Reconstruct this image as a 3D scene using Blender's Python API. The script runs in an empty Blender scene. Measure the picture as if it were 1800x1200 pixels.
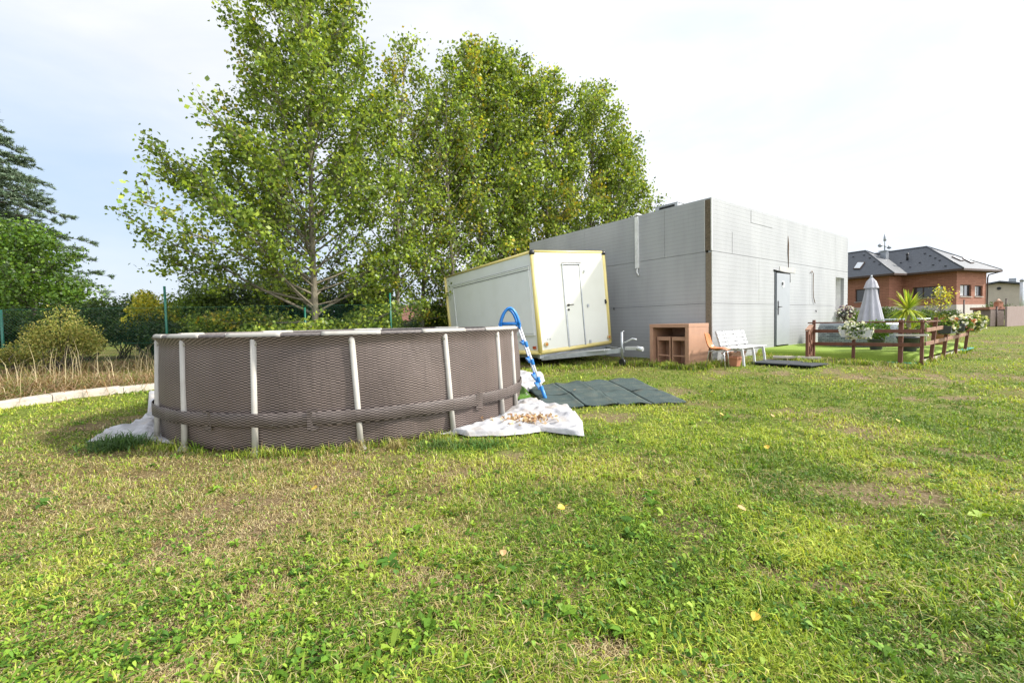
import bpy, bmesh, math, random
import numpy as np
from mathutils import Vector, Matrix
sc = bpy.context.scene
C = sc.collection
rnd = random.Random(7)
RG = np.random.default_rng(11)
PI = math.pi

# ---------------------------------------------------------------- camera
F = 770.0; HC = 1.27
pitch = math.atan(31.5/770); roll = 0.021
fw = Vector((0, math.cos(pitch), -math.sin(pitch)))
r0 = Vector((1, 0, 0)); u0 = r0.cross(fw)
rt = r0*math.cos(roll) - u0*math.sin(roll)
up = u0*math.cos(roll) + r0*math.sin(roll)
cam_d = bpy.data.cameras.new('camera'); cam = bpy.data.objects.new('camera', cam_d); C.objects.link(cam)
cam_d.sensor_width = 36; cam_d.lens = 36*F/1800; cam_d.clip_end = 2000; cam_d.clip_start = 0.05
M = Matrix((rt, up, -fw)).transposed().to_4x4(); M.translation = (0, 0, HC)
cam.matrix_world = M
sc.camera = cam
CAM = Vector((0, 0, HC))

def ray(x, y): return fw + rt*((x-900)/F) + up*((600-y)/F)
def P(x, y, D):
    d = ray(x, y); return CAM + d*(D/d.y)

def gz(x, y):
    x = np.asarray(x, float); y = np.asarray(y, float)
    s = np.clip(y, 5, 30)-5
    g = .024*s
    g = g + .14*np.exp(-((x-7)**2)/(2*4.0**2)-((y-10.3)**2)/(2*2.5**2))
    g = g + .012*np.sin(x*1.3+.5)*np.sin(y*1.1) * np.clip((y-1)/4, 0, 1)
    lx = (-x-7.6)-(y-9)*.2
    g = g + .16/(1+np.exp(-(lx)*2.2))*np.clip((y-6.5)/2, 0, 1)
    return g
def g1(x, y): return float(gz(x, y))
def G(x, y, dz=0.0):
    d = ray(x, y); t = 1.5
    D = 8.0
    for _ in range(60):
        p = CAM + d*(D/d.y)
        z = g1(p.x, p.y)+dz
        Dn = (z-HC)/d.z*d.y
        D = D*.5+Dn*.5
    p = CAM + d*(D/d.y)
    return Vector((p.x, p.y, g1(p.x, p.y)+dz))
def RP(x, y, o, n):
    d = ray(x, y); o = Vector(o); n = Vector(n)
    return CAM + d*((o-CAM).dot(n)/d.dot(n))

# ---------------------------------------------------------------- noise
def _h(i, j, s):
    n = (i*374761393 + j*668265263 + s*1442695041).astype(np.int64) & 0x7fffffff
    n = ((n ^ (n >> 13))*1274126177) & 0x7fffffff
    return ((n ^ (n >> 16)) & 0xffff)/65535.0
def vn(x, y, sc_, s=0):
    x = np.asarray(x, float)*sc_+1000; y = np.asarray(y, float)*sc_+1000
    i = np.floor(x).astype(np.int64); j = np.floor(y).astype(np.int64)
    fx = x-i; fy = y-j; fx = fx*fx*(3-2*fx); fy = fy*fy*(3-2*fy)
    return (_h(i, j, s)*(1-fx)+_h(i+1, j, s)*fx)*(1-fy)+(_h(i, j+1, s)*(1-fx)+_h(i+1, j+1, s)*fx)*fy
def fbm(x, y, sc_, s=0, o=3):
    v = 0; a = .5; t = 0
    for k in range(o):
        v = v+a*vn(x, y, sc_*2**k, s+k*17); t += a; a *= .5
    return v/t

# ---------------------------------------------------------------- materials
def lin(r, g, b):
    f = lambda c: (c/12.92 if c <= .04045 else ((c+.055)/1.055)**2.4)
    return (f(r/255), f(g/255), f(b/255))
def nt_new(name):
    m = bpy.data.materials.new(name); m.use_nodes = True
    nt = m.node_tree; b = nt.nodes['Principled BSDF']
    return m, nt, b
def mat(name, col, rough=.6, col2=None, nsc=6, bump=0, bsc=60, metal=0, spec=None, stretch=None, dirt=None):
    m, nt, b = nt_new(name)
    b.inputs['Roughness'].default_value = rough; b.inputs['Metallic'].default_value = metal
    if spec is not None: b.inputs['Specular IOR Level'].default_value = spec
    tc = nt.nodes.new('ShaderNodeTexCoord'); mp = nt.nodes.new('ShaderNodeMapping')
    nt.links.new(tc.outputs['Object'], mp.inputs[0])
    if stretch: mp.inputs['Scale'].default_value = stretch
    if col2 is None: col2 = tuple(c*.8 for c in col)
    n = nt.nodes.new('ShaderNodeTexNoise'); n.inputs['Scale'].default_value = nsc; n.inputs['Detail'].default_value = 6
    n.inputs['Roughness'].default_value = .65
    nt.links.new(mp.outputs[0], n.inputs['Vector'])
    cr = nt.nodes.new('ShaderNodeValToRGB'); cr.color_ramp.elements[0].position = .35; cr.color_ramp.elements[1].position = .68
    cr.color_ramp.elements[0].color = (*col2, 1); cr.color_ramp.elements[1].color = (*col, 1)
    nt.links.new(n.outputs[0], cr.inputs[0]); out = cr.outputs[0]
    if dirt:
        dc, amt, ds = dirt
        n3 = nt.nodes.new('ShaderNodeTexNoise'); n3.inputs['Scale'].default_value = ds; n3.inputs['Detail'].default_value = 8
        nt.links.new(mp.outputs[0], n3.inputs['Vector'])
        r3 = nt.nodes.new('ShaderNodeValToRGB'); r3.color_ramp.elements[0].position = .5; r3.color_ramp.elements[1].position = .75
        r3.color_ramp.elements[0].color = (0, 0, 0, 1); r3.color_ramp.elements[1].color = (amt, amt, amt, 1)
        nt.links.new(n3.outputs[0], r3.inputs[0])
        mx = nt.nodes.new('ShaderNodeMix'); mx.data_type = 'RGBA'
        nt.links.new(r3.outputs[0], mx.inputs[0]); nt.links.new(out, mx.inputs[6]); mx.inputs[7].default_value = (*dc, 1)
        out = mx.outputs[2]
    nt.links.new(out, b.inputs['Base Color'])
    if bump:
        n2 = nt.nodes.new('ShaderNodeTexNoise'); n2.inputs['Scale'].default_value = bsc; n2.inputs['Detail'].default_value = 5
        nt.links.new(mp.outputs[0], n2.inputs['Vector'])
        bp = nt.nodes.new('ShaderNodeBump'); bp.inputs['Strength'].default_value = bump; bp.inputs['Distance'].default_value = .02
        nt.links.new(n2.outputs[0], bp.inputs['Height']); nt.links.new(bp.outputs[0], b.inputs['Normal'])
    return m
def leafmat(name, trans=.35, rough=.55, spec=.3):
    m, nt, b = nt_new(name)
    at = nt.nodes.new('ShaderNodeAttribute'); at.attribute_name = 'Col'
    nt.links.new(at.outputs['Color'], b.inputs['Base Color']); b.inputs['Roughness'].default_value = rough
    b.inputs['Specular IOR Level'].default_value = spec
    tr = nt.nodes.new('ShaderNodeBsdfTranslucent')
    mxc = nt.nodes.new('ShaderNodeMix'); mxc.data_type = 'RGBA'; mxc.blend_type = 'MULTIPLY'; mxc.inputs[0].default_value = 1
    nt.links.new(at.outputs['Color'], mxc.inputs[6]); mxc.inputs[7].default_value = (1.25, 1.2, .55, 1)
    nt.links.new(mxc.outputs[2], tr.inputs[0])
    ms = nt.nodes.new('ShaderNodeMixShader'); ms.inputs[0].default_value = trans
    nt.links.new(b.outputs[0], ms.inputs[1]); nt.links.new(tr.outputs[0], ms.inputs[2])
    o = nt.nodes['Material Output']; nt.links.new(ms.outputs[0], o.inputs['Surface'])
    return m

# ---------------------------------------------------------------- object helpers
WM = {}
def tag(o, label=None, cat=None, group=None, kind=None):
    if label: o['label'] = label
    if cat: o['category'] = cat
    if group: o['group'] = group
    if kind: o['kind'] = kind
    return o
def thing(name, label, cat, loc, rotz=0, group=None, mw=None):
    o = bpy.data.objects.new(name, None); C.objects.link(o); o.empty_display_size = .2
    m = mw if mw is not None else (Matrix.Translation(Vector(loc)) @ Matrix.Rotation(rotz, 4, 'Z'))
    o.matrix_world = m; WM[o.name] = m.copy()
    return tag(o, label, cat, group)
def root_matrix(o):
    while o.parent: o = o.parent
    return WM.get(o.name, Matrix.Identity(4))
def link_mesh(name, me, mats, parent=None, loc=None):
    o = bpy.data.objects.new(name, me); C.objects.link(o)
    if not isinstance(mats, (list, tuple)): mats = [mats]
    for m in mats: me.materials.append(m)
    if parent is not None: o.parent = parent
    elif loc is not None: o.location = loc; WM[o.name] = Matrix.Translation(Vector(loc))
    return o
class MB:
    def __init__(s): s.v = []; s.f = []; s.mi = []; s.sm = []; s.uv = {}; s.cur = 0
    def add(s, vs, fs, smooth=False):
        b = len(s.v); s.v += [Vector(v) for v in vs]
        for f in fs: s.f.append([i+b for i in f]); s.mi.append(s.cur); s.sm.append(smooth)
        return b
    def box(s, c, d, ax=None):
        c = Vector(c); h = [x/2 for x in d]
        ax = ax or (Vector((1, 0, 0)), Vector((0, 1, 0)), Vector((0, 0, 1)))
        vs = [c+ax[0]*(sx*h[0])+ax[1]*(sy*h[1])+ax[2]*(sz*h[2]) for sz in (-1, 1) for sy in (-1, 1) for sx in (-1, 1)]
        s.add(vs, [(0, 2, 3, 1), (4, 5, 7, 6), (0, 1, 5, 4), (2, 6, 7, 3), (0, 4, 6, 2), (1, 3, 7, 5)])
    def bb(s, x0, x1, y0, y1, z0, z1): s.box(((x0+x1)/2, (y0+y1)/2, (z0+z1)/2), (abs(x1-x0), abs(y1-y0), abs(z1-z0)))
    def beam(s, a, b, w, h, upv=(0, 0, 1)):
        a = Vector(a); b = Vector(b); d = b-a; L = d.length; d.normalize()
        x = d.cross(Vector(upv))
        if x.length < 1e-3: x = d.cross(Vector((1, 0, 0)))
        x.normalize(); z = x.cross(d)
        s.box((a+b)/2, (w, L, h), (x, d, z))
    def tube(s, pts, r, n=8, cap=True, flat=1.0):
        pts = [Vector(p) for p in pts]; k = len(pts)
        rs = r if isinstance(r, (list, tuple)) else [r]*k
        vs = []; prev = None
        for i, p in enumerate(pts):
            t = (pts[min(i+1, k-1)]-pts[max(i-1, 0)]).normalized()
            if prev is None:
                a = t.cross(Vector((0, 0, 1)))
                if a.length < .05: a = t.cross(Vector((1, 0, 0)))
            else: a = prev - t*prev.dot(t)
            a.normalize(); prev = a; b = a.cross(t)
            for j in range(n):
                q = 2*PI*j/n; vs.append(p+(a*math.cos(q)+b*math.sin(q)*flat)*rs[i])
        fs = [(i*n+j, i*n+(j+1) % n, (i+1)*n+(j+1) % n, (i+1)*n+j) for i in range(k-1) for j in range(n)]
        b0 = s.add(vs, fs, True)
        if cap:
            s.f.append([b0+j for j in range(n)][::-1]); s.mi.append(s.cur); s.sm.append(False)
            s.f.append([b0+(k-1)*n+j for j in range(n)]); s.mi.append(s.cur); s.sm.append(False)
    def lathe(s, prof, c=(0, 0, 0), n=20, cap=True, wob=None):
        c = Vector(c); vs = []
        for (r, z) in prof:
            for j in range(n):
                q = 2*PI*j/n; rr = r*(wob(q, z) if wob else 1)
                vs.append(c+Vector((rr*math.cos(q), rr*math.sin(q), z)))
        k = len(prof)
        fs = [(i*n+j, i*n+(j+1) % n, (i+1)*n+(j+1) % n, (i+1)*n+j) for i in range(k-1) for j in range(n)]
        b0 = s.add(vs, fs, True)
        if cap:
            s.f.append([b0+j for j in range(n)][::-1]); s.mi.append(s.cur); s.sm.append(False)
            s.f.append([b0+(k-1)*n+j for j in range(n)]); s.mi.append(s.cur); s.sm.append(False)
    def quad(s, a, b, c, d): s.add([a, b, c, d], [(0, 1, 2, 3)])
    def build(s, name, mats, parent=None, local=False, loc=None, bevel=0, recalc=True):
        me = bpy.data.meshes.new(name)
        vs = s.v
        if parent is not None and not local:
            inv = root_matrix(parent).inverted(); vs = [inv @ v for v in vs]
        elif parent is None and loc is not None:
            L = Vector(loc); vs = [v-L for v in vs]
        me.from_pydata([tuple(v) for v in vs], [], s.f)
        for i, p in enumerate(me.polygons): p.material_index = s.mi[i]; p.use_smooth = s.sm[i]
        if recalc:
            bm = bmesh.new(); bm.from_mesh(me); bmesh.ops.recalc_face_normals(bm, faces=bm.faces); bm.to_mesh(me); bm.free()
        o = link_mesh(name, me, mats, parent, loc)
        if bevel:
            md = o.modifiers.new('bevel', 'BEVEL'); md.width = bevel; md.segments = 2; md.limit_method = 'ANGLE'
        return o

def np_mesh(name, V, loops, starts, col, mats, parent=None, loc=None, smooth=False):
    me = bpy.data.meshes.new(name)
    V = np.asarray(V, np.float32)
    if parent is not None:
        inv = np.array(root_matrix(parent).inverted()); V = V @ inv[:3, :3].T.astype(np.float32)+inv[:3, 3].astype(np.float32)
    elif loc is not None: V = V-np.array(loc, np.float32)
    me.vertices.add(len(V)); me.vertices.foreach_set('co', V.astype(np.float32).ravel())
    me.loops.add(len(loops)); me.loops.foreach_set('vertex_index', loops.astype(np.int32))
    me.polygons.add(len(starts)); me.polygons.foreach_set('loop_start', starts.astype(np.int32))
    if col is not None:
        a = me.attributes.new('Col', 'FLOAT_COLOR', 'POINT')
        c4 = np.ones((len(V), 4), np.float32); c4[:, :3] = col
        a.data.foreach_set('color', c4.ravel())
    me.update(calc_edges=True)
    if smooth: me.polygons.foreach_set('use_smooth', np.ones(len(starts), bool))
    return link_mesh(name, me, mats, parent, loc)

def unit(v): return v/np.maximum(np.linalg.norm(v, axis=-1, keepdims=True), 1e-9)
def leaf_arrays(c, L, W, col, upb=.6, jit=.15, axis=None, fold=.12):
    """diamond leaves: c (N,3), L/W (N,) sizes, col (N,3)"""
    N = len(c)
    n = unit(RG.normal(size=(N, 3))+np.array([0, 0, upb]))
    a = RG.normal(size=(N, 3)) if axis is None else axis+RG.normal(size=(N, 3))*.35
    a = unit(a-n*np.sum(a*n, 1, keepdims=True)); b = np.cross(n, a)
    L = np.broadcast_to(L, (N,))[:, None]; W = np.broadcast_to(W, (N,))[:, None]
    V = np.stack([c-a*L*.5, c+b*W*.5+n*W*fold-a*L*.08, c+a*L*.5, c-b*W*.5+n*W*fold-a*L*.08], 1).reshape(-1, 3)
    cc = np.clip(col*(1+RG.normal(size=(N, 1))*jit), 0.003, 1)
    return V, np.repeat(cc, 4, 0)
def leaf_mesh(name, V, col, m, parent=None, loc=None):
    N = len(V)//4
    return np_mesh(name, V, np.arange(N*4), np.arange(N)*4, col, m, parent, loc)
def seg_arrays(p0, p1, ra, rb, n=4):
    """tapered prisms, (N,3)"""
    d = unit(p1-p0); ref = np.where(np.abs(d[:, 2:3]) > .9, np.array([[1., 0, 0]]), np.array([[0, 0, 1.]]))
    a = unit(np.cross(d, ref)); b = np.cross(d, a)
    N = len(p0); V = np.zeros((N, 2*n, 3))
    for j in range(n):
        q = 2*PI*j/n; o = a*math.cos(q)+b*math.sin(q)
        V[:, j] = p0+o*ra[:, None]; V[:, n+j] = p1+o*rb[:, None]
    base = np.array([[j, (j+1) % n, n+(j+1) % n, n+j] for j in range(n)]).ravel()
    loops = (np.arange(N)[:, None]*2*n+base[None, :]).ravel()
    return V.reshape(-1, 3), loops, np.arange(N*n)*4
# ---------------------------------------------------------------- world & sun
AZ = math.radians(91); EL = math.radians(40)
w = bpy.data.worlds.new('World'); sc.world = w; w.use_nodes = True
nt = w.node_tree; bg = nt.nodes['Background']
sky = nt.nodes.new('ShaderNodeTexSky'); sky.sky_type = 'NISHITA'; sky.sun_disc = False
sky.sun_elevation = EL; sky.sun_rotation = AZ; sky.air_density = 1.0; sky.dust_density = 1.5
tc = nt.nodes.new('ShaderNodeTexCoord')
mp = nt.nodes.new('ShaderNodeMapping'); mp.inputs['Scale'].default_value = (1.2, 1.2, 3.4); mp.inputs['Rotation'].default_value = (0, .35, .2)
nt.links.new(tc.outputs['Generated'], mp.inputs[0])
nz = nt.nodes.new('ShaderNodeTexNoise'); nz.inputs['Scale'].default_value = 1.5; nz.inputs['Detail'].default_value = 7; nz.inputs['Roughness'].default_value = .55
nz.inputs['Distortion'].default_value = .5
nt.links.new(mp.outputs[0], nz.inputs['Vector'])
sep = nt.nodes.new('ShaderNodeSeparateXYZ'); nt.links.new(tc.outputs['Generated'], sep.inputs[0])
def mth(nt, op, a, b=None, c=None, clamp=False):
    n = nt.nodes.new('ShaderNodeMath'); n.operation = op; n.use_clamp = clamp
    for i, x in enumerate((a, b, c)):
        if x is None: continue
        if isinstance(x, (int, float)): n.inputs[i].default_value = x
        else: nt.links.new(x, n.inputs[i])
    return n.outputs[0]
# distance (in direction space) from the band of open blue sky low on the left
t1 = mth(nt, 'ADD', sep.outputs[0], .64)
t2 = mth(nt, 'ADD', sep.outputs[2], mth(nt, 'MULTIPLY', t1, .33))
t3 = mth(nt, 'SUBTRACT', t2, .22)
d1 = mth(nt, 'MULTIPLY', mth(nt, 'ABSOLUTE', t1), 1.6)
d2 = mth(nt, 'MULTIPLY', mth(nt, 'ABSOLUTE', t3), 4.2)
dd = mth(nt, 'ADD', mth(nt, 'POWER', d1, 2.0), mth(nt, 'POWER', d2, 2.0))
blue = mth(nt, 'SUBTRACT', 1.0, dd, clamp=True)
nn = mth(nt, 'MULTIPLY', mth(nt, 'SUBTRACT', nz.outputs[0], .5), 1.1)
cl = mth(nt, 'SUBTRACT', mth(nt, 'ADD', .9, nn), mth(nt, 'MULTIPLY', blue, .62), clamp=True)
rgt = mth(nt, 'POWER', mth(nt, 'ADD', mth(nt, 'MULTIPLY', sep.outputs[0], .42), mth(nt, 'MULTIPLY', sep.outputs[1], -.42), .0, clamp=True), 1.0)  # added cloud brightness, unseen behind right of the camera, to light the front wall
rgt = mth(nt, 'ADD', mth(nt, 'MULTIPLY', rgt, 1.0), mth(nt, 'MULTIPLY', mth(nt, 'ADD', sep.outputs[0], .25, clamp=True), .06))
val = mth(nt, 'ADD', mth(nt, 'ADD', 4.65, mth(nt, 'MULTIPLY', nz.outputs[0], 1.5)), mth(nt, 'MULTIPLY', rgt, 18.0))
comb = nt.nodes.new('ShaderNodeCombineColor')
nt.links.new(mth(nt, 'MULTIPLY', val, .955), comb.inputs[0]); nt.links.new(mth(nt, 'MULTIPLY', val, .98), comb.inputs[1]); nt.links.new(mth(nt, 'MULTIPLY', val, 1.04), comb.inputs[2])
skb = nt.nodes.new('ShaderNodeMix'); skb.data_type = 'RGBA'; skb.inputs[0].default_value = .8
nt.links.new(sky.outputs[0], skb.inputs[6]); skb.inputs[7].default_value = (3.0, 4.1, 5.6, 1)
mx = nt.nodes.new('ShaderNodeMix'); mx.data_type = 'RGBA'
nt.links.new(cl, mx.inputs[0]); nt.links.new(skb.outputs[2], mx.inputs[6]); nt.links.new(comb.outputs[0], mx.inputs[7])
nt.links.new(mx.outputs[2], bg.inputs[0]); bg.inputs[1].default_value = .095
sd = bpy.data.lights.new('sun', 'SUN'); so = bpy.data.objects.new('sun', sd); C.objects.link(so)
sd.energy = 3.4; sd.angle = math.radians(3.5); sd.color = (1, .95, .86)
sdir = Vector((math.sin(AZ)*math.cos(EL), math.cos(AZ)*math.cos(EL), math.sin(EL)))
so.rotation_euler = sdir.to_track_quat('Z', 'Y').to_euler(); so.location = (20, 5, 20)
vs = sc.view_settings; vs.view_transform = 'Standard'; vs.look = 'None'; vs.gamma = 1; vs.exposure = 1.0
sc.cycles.max_bounces = 6; sc.cycles.transparent_max_bounces = 8; sc.cycles.diffuse_bounces = 3
sc.cycles.sample_clamp_indirect = 6

# ---------------------------------------------------------------- shared frames
PC = Vector((-2.40, 6.89, 0)); PR = 2.52
E1 = Vector((.7997, .6004, 0)); EN = Vector((.6004, -.7997, 0))      # along the front wall, out of the front wall
BO = Vector((4.855, 10.6, 0)); BROT = math.atan2(E1.y, E1.x)
BM = Matrix.Translation(BO) @ Matrix.Rotation(BROT, 4, 'Z'); BMI = BM.inverted()
def BL_(p): return BMI @ Vector(p)
def BW(a, b, z=0): return BM @ Vector((a, -b, z))                    # a along the wall, b out of it
# outline of the groundsheet, seen right and left of the pool
TARP_R = [(690, 772), (740, 768), (800, 765), (822, 771), (885, 771), (960, 762), (1027, 772), (1024, 745), (1004, 722), (960, 716), (935, 706), (925, 694), (958, 673), (955, 661), (915, 655)]
TARP_L = [(262, 690), (259, 733), (222, 757), (185, 764), (150, 781), (215, 776), (262, 778), (310, 784), (330, 780)]
def poly_w(px): return [G(*p) for p in px]
TR = poly_w(TARP_R); TL = poly_w(TARP_L)
MA, MB_, MC, MD = G(921, 681), G(1114, 667), G(1208, 710), G(963, 720)

def in_poly(x, y, poly):
    x = np.asarray(x); y = np.asarray(y); r = np.zeros(x.shape, bool); n = len(poly)
    for i in range(n):
        x0, y0 = poly[i][0], poly[i][1]; x1, y1 = poly[(i+1) % n][0], poly[(i+1) % n][1]
        c = ((y0 > y) != (y1 > y)) & (x < (x1-x0)*(y-y0)/((y1-y0) or 1e-9)+x0); r ^= c
    return r
CURB0 = G(-60, 730); CURB1 = G(300, 682)
def soil_mask(x, y):
    """worn earth: 0..1"""
    m = np.zeros(np.shape(x))
    for (px, py, rx, ry, s) in SOIL:
        d = ((x-px)/rx)**2+((y-py)/ry)**2
        m = np.maximum(m, s*np.clip(1.35-d, 0, 1))
    n = fbm(x, y, 3.5, 5, 5)
    m = m*np.clip((n-.40)*7, 0, 1)
    m = np.maximum(m, np.clip((fbm(x, y, 1.9, 31, 4)-.63)*6, 0, .7))
    return m
SOIL = []
for (px, py, wx, wy, s) in [(1660, 800, 110, 20, .85), (1560, 868, 130, 30, .85), (1500, 905, 110, 18, .7), (1640, 940, 120, 24, .6), (1650, 700, 120, 5, .8), (1600, 662, 150, 5, 1), (1690, 666, 60, 4, 1), (1400, 722, 50, 8, .8), (1730, 850, 60, 14, .7), (1600, 830, 70, 10, .8),
                            (1790, 720, 60, 8, .8), (1420, 868, 50, 14, .7), (1780, 920, 60, 20, .8), (1050, 1140, 70, 30, .9), (830, 1160, 60, 40, .7), (60, 860, 60, 12, .6), (450, 880, 80, 12, .5),
                            (1200, 690, 30, 12, .7), (690, 800, 60, 8, .6), (300, 1150, 100, 40, .5), (1500, 1010, 60, 20, .5)]:
    c = G(px, py); a = G(px+wx, py); b = G(px, py-wy); b2 = G(px, py+wy)
    SOIL.append((c.x, c.y, abs(a.x-c.x), max(.08, abs(b.y-b2.y)/2), s))
def blocked(x, y):
    r = ((x-PC.x)**2+(y-PC.y)**2) < (PR+.02)**2
    r |= in_poly(x, y, TR) | in_poly(x, y, TL)
    r |= in_poly(x, y, [MA, MB_, MC, MD])
    lx = (x-BO.x)*E1.x+(y-BO.y)*E1.y; ly = -((x-BO.x)*EN.x+(y-BO.y)*EN.y)
    r |= (lx > -.02) & (ly > -.02) & (ly < 7.8) & (lx < 11)
    r |= (lx > 2.25) & (ly < 0) & (ly > -3.35) & (lx < 8.5)
    return r

# ---------------------------------------------------------------- ground sheet
def make_ground():
    xs = np.concatenate([np.array([-400, -250, -150, -90, -60, -42, -32, -26, -22]), np.arange(-19, 20.01, .1), np.array([22, 25, 28, 32, 36, 42, 50, 60, 90, 150, 250, 400])])
    ys = np.concatenate([np.array([-60, -30, -15, -8, -4, -2, -1, 0]), np.arange(.5, 20, .1), np.arange(20, 32, .5), np.array([33, 36, 40, 46, 55, 70, 100, 160, 260, 500])])
    X, Y = np.meshgrid(xs, ys); Z = gz(X, Y)
    near = (np.abs(X) < 19) & (Y > 0) & (Y < 20)
    Z = Z+np.where(near, (fbm(X, Y, 3, 9, 3)-.5)*.035, 0)
    so_ = soil_mask(X, Y)*near
    Z = Z-so_*.012
    nx, ny = len(xs), len(ys)
    V = np.stack([X, Y, Z], -1).reshape(-1, 3)
    i = np.arange(ny-1)[:, None]*nx+np.arange(nx-1)[None, :]
    q = np.stack([i, i+1, i+1+nx, i+nx], -1).reshape(-1)
    dry = dryness(X, Y)
    col = np.stack([so_, dry, np.zeros_like(dry)], -1).reshape(-1, 3)
    m, nt, b = nt_new('lawn_soil')
    at = nt.nodes.new('ShaderNodeAttribute'); at.attribute_name = 'Col'
    sp = nt.nodes.new('ShaderNodeSeparateColor'); nt.links.new(at.outputs['Color'], sp.inputs[0])
    geo = nt.nodes.new('ShaderNodeNewGeometry')
    def noise(s, d=6):
        n = nt.nodes.new('ShaderNodeTexNoise'); n.inputs['Scale'].default_value = s; n.inputs['Detail'].default_value = d; n.inputs['Roughness'].default_value = .7
        nt.links.new(geo.outputs['Position'], n.inputs['Vector']); return n.outputs[0]
    def ramp(fac, stops):
        r = nt.nodes.new('ShaderNodeValToRGB'); e = r.color_ramp.elements
        e[0].position = stops[0][0]; e[0].color = (*stops[0][1], 1); e[1].position = stops[-1][0]; e[1].color = (*stops[-1][1], 1)
        for p, c in stops[1:-1]: k = e.new(p); k.color = (*c, 1)
        nt.links.new(fac, r.inputs[0]); return r.outputs[0]
    green = ramp(noise(22), [(.3, (.05, .07, .012)), (.5, (.13, .165, .028)), (.7, (.26, .29, .07))])
    straw = ramp(noise(30), [(.3, (.07, .05, .02)), (.55, (.17, .13, .055)), (.75, (.30, .24, .11))])
    soil = ramp(noise(40), [(.3, (.10, .06, .035)), (.5, (.22, .15, .095)), (.72, (.40, .31, .22))])
    mx1 = nt.nodes.new('ShaderNodeMix'); mx1.data_type = 'RGBA'
    nt.links.new(sp.outputs[1], mx1.inputs[0]); nt.links.new(green, mx1.inputs[6]); nt.links.new(straw, mx1.inputs[7])
    mx2 = nt.nodes.new('ShaderNodeMix'); mx2.data_type = 'RGBA'
    nt.links.new(sp.outputs[0], mx2.inputs[0]); nt.links.new(mx1.outputs[2], mx2.inputs[6]); nt.links.new(soil, mx2.inputs[7])
    nt.links.new(mx2.outputs[2], b.inputs['Base Color']); b.inputs['Roughness'].default_value = .95; b.inputs['Specular IOR Level'].default_value = .1
    bp = nt.nodes.new('ShaderNodeBump'); bp.inputs['Strength'].default_value = .9; bp.inputs['Distance'].default_value = .03
    nt.links.new(noise(55, 8), bp.inputs['Height']); nt.links.new(bp.outputs[0], b.inputs['Normal'])
    o = np_mesh('ground', V, q, np.arange(len(q)//4)*4, col, m, smooth=True)
    tag(o, 'sloping lawn ground with worn earth patches', 'ground', kind='structure')
_DP = G(320, 860); _DP2 = G(60, 1050); _DP3 = G(120, 820)
def dryness(x, y):
    n = fbm(x, y, .8, 3, 4)*.75+fbm(x, y, 3.5, 71, 3)*.35
    g = np.exp(-((x-_DP.x)**2+(y-_DP.y)**2)/(2*1.1**2))*.4+np.exp(-((x-_DP2.x)**2+(y-_DP2.y)**2)/(2*.8**2))*.2+np.exp(-((x-_DP3.x)**2+(y-_DP3.y)**2)/(2*1.3**2))*.22
    g = g-.1*np.clip((x-.3)/1.5, 0, 1)*np.clip((9-y)/4, 0, 1)
    return np.clip((n+g-.47)*2.6, 0, 1)
make_ground()

# ---------------------------------------------------------------- lawn blades
LM = leafmat('grass_blade', .3, .6, .25)
def blades(x, y, h, wd, bend, col, name=None, lean=None):
    N = len(x); z = gz(x, y)-.006
    az = RG.uniform(0, 2*PI, N)
    d = np.stack([np.cos(az), np.sin(az), np.zeros(N)], 1)
    s = np.stack([-np.sin(az+RG.normal(size=N)*.5), np.cos(az), np.zeros(N)], 1); s = unit(s)
    p = np.stack([x, y, z], 1); w2 = (wd/2)[:, None]
    zz = np.array([0, 0, 1.])
    hh = h[:, None]; bd = bend[:, None]
    m = p+zz*hh*.55*(1-bd*.3)+d*hh*bd*.28; t = p+zz*hh*(1-bd*.75)+d*hh*bd*.95
    V = np.stack([p-s*w2, p+s*w2, m-s*w2*.85, m+s*w2*.85, t], 1).reshape(-1, 3)
    k = np.repeat(col, 5, 0).reshape(N, 5, 3).copy()
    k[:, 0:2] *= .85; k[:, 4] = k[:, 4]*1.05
    base = np.array([0, 1, 3, 2, 2, 3, 4])
    loops = (np.arange(N)[:, None]*5+base).ravel()
    st = (np.arange(N)[:, None]*7+np.array([0, 4])).ravel()
    return V, loops, st, k.reshape(-1, 3)
def merge(parts):
    V = []; Lp = []; S = []; K = []; vo = 0; lo = 0
    for (v, l, s, k) in parts:
        V.append(v); Lp.append(l+vo); S.append(s+lo); K.append(k); vo += len(v); lo += len(l)
    return np.concatenate(V), np.concatenate(Lp), np.concatenate(S), np.concatenate(K)
GREENS = np.array([(.18, .27, .03), (.28, .38, .04), (.41, .48, .06), (.10, .18, .024), (.49, .52, .10)])
STRAWS = np.array([(.42, .34, .16), (.52, .45, .25), (.32, .23, .1), (.45, .40, .15)])
def screen_pts(N, ulo=-350, uhi=2150, vlo=576, vhi=1700, pw=1.0):
    """random ground points, dense near and thin far"""
    v = vlo+(vhi-vlo)*RG.uniform(0, 1, N)**pw; u = RG.uniform(ulo, uhi, N)
    yy = HC*F/(v-566); xx = (u-900)/F*yy
    D = yy
    for _ in range(4):
        D = (HC-gz(xx, D))*F/(v-567+(u-900)*.021); xx = (u-900)/F*D
    return xx, D
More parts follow.
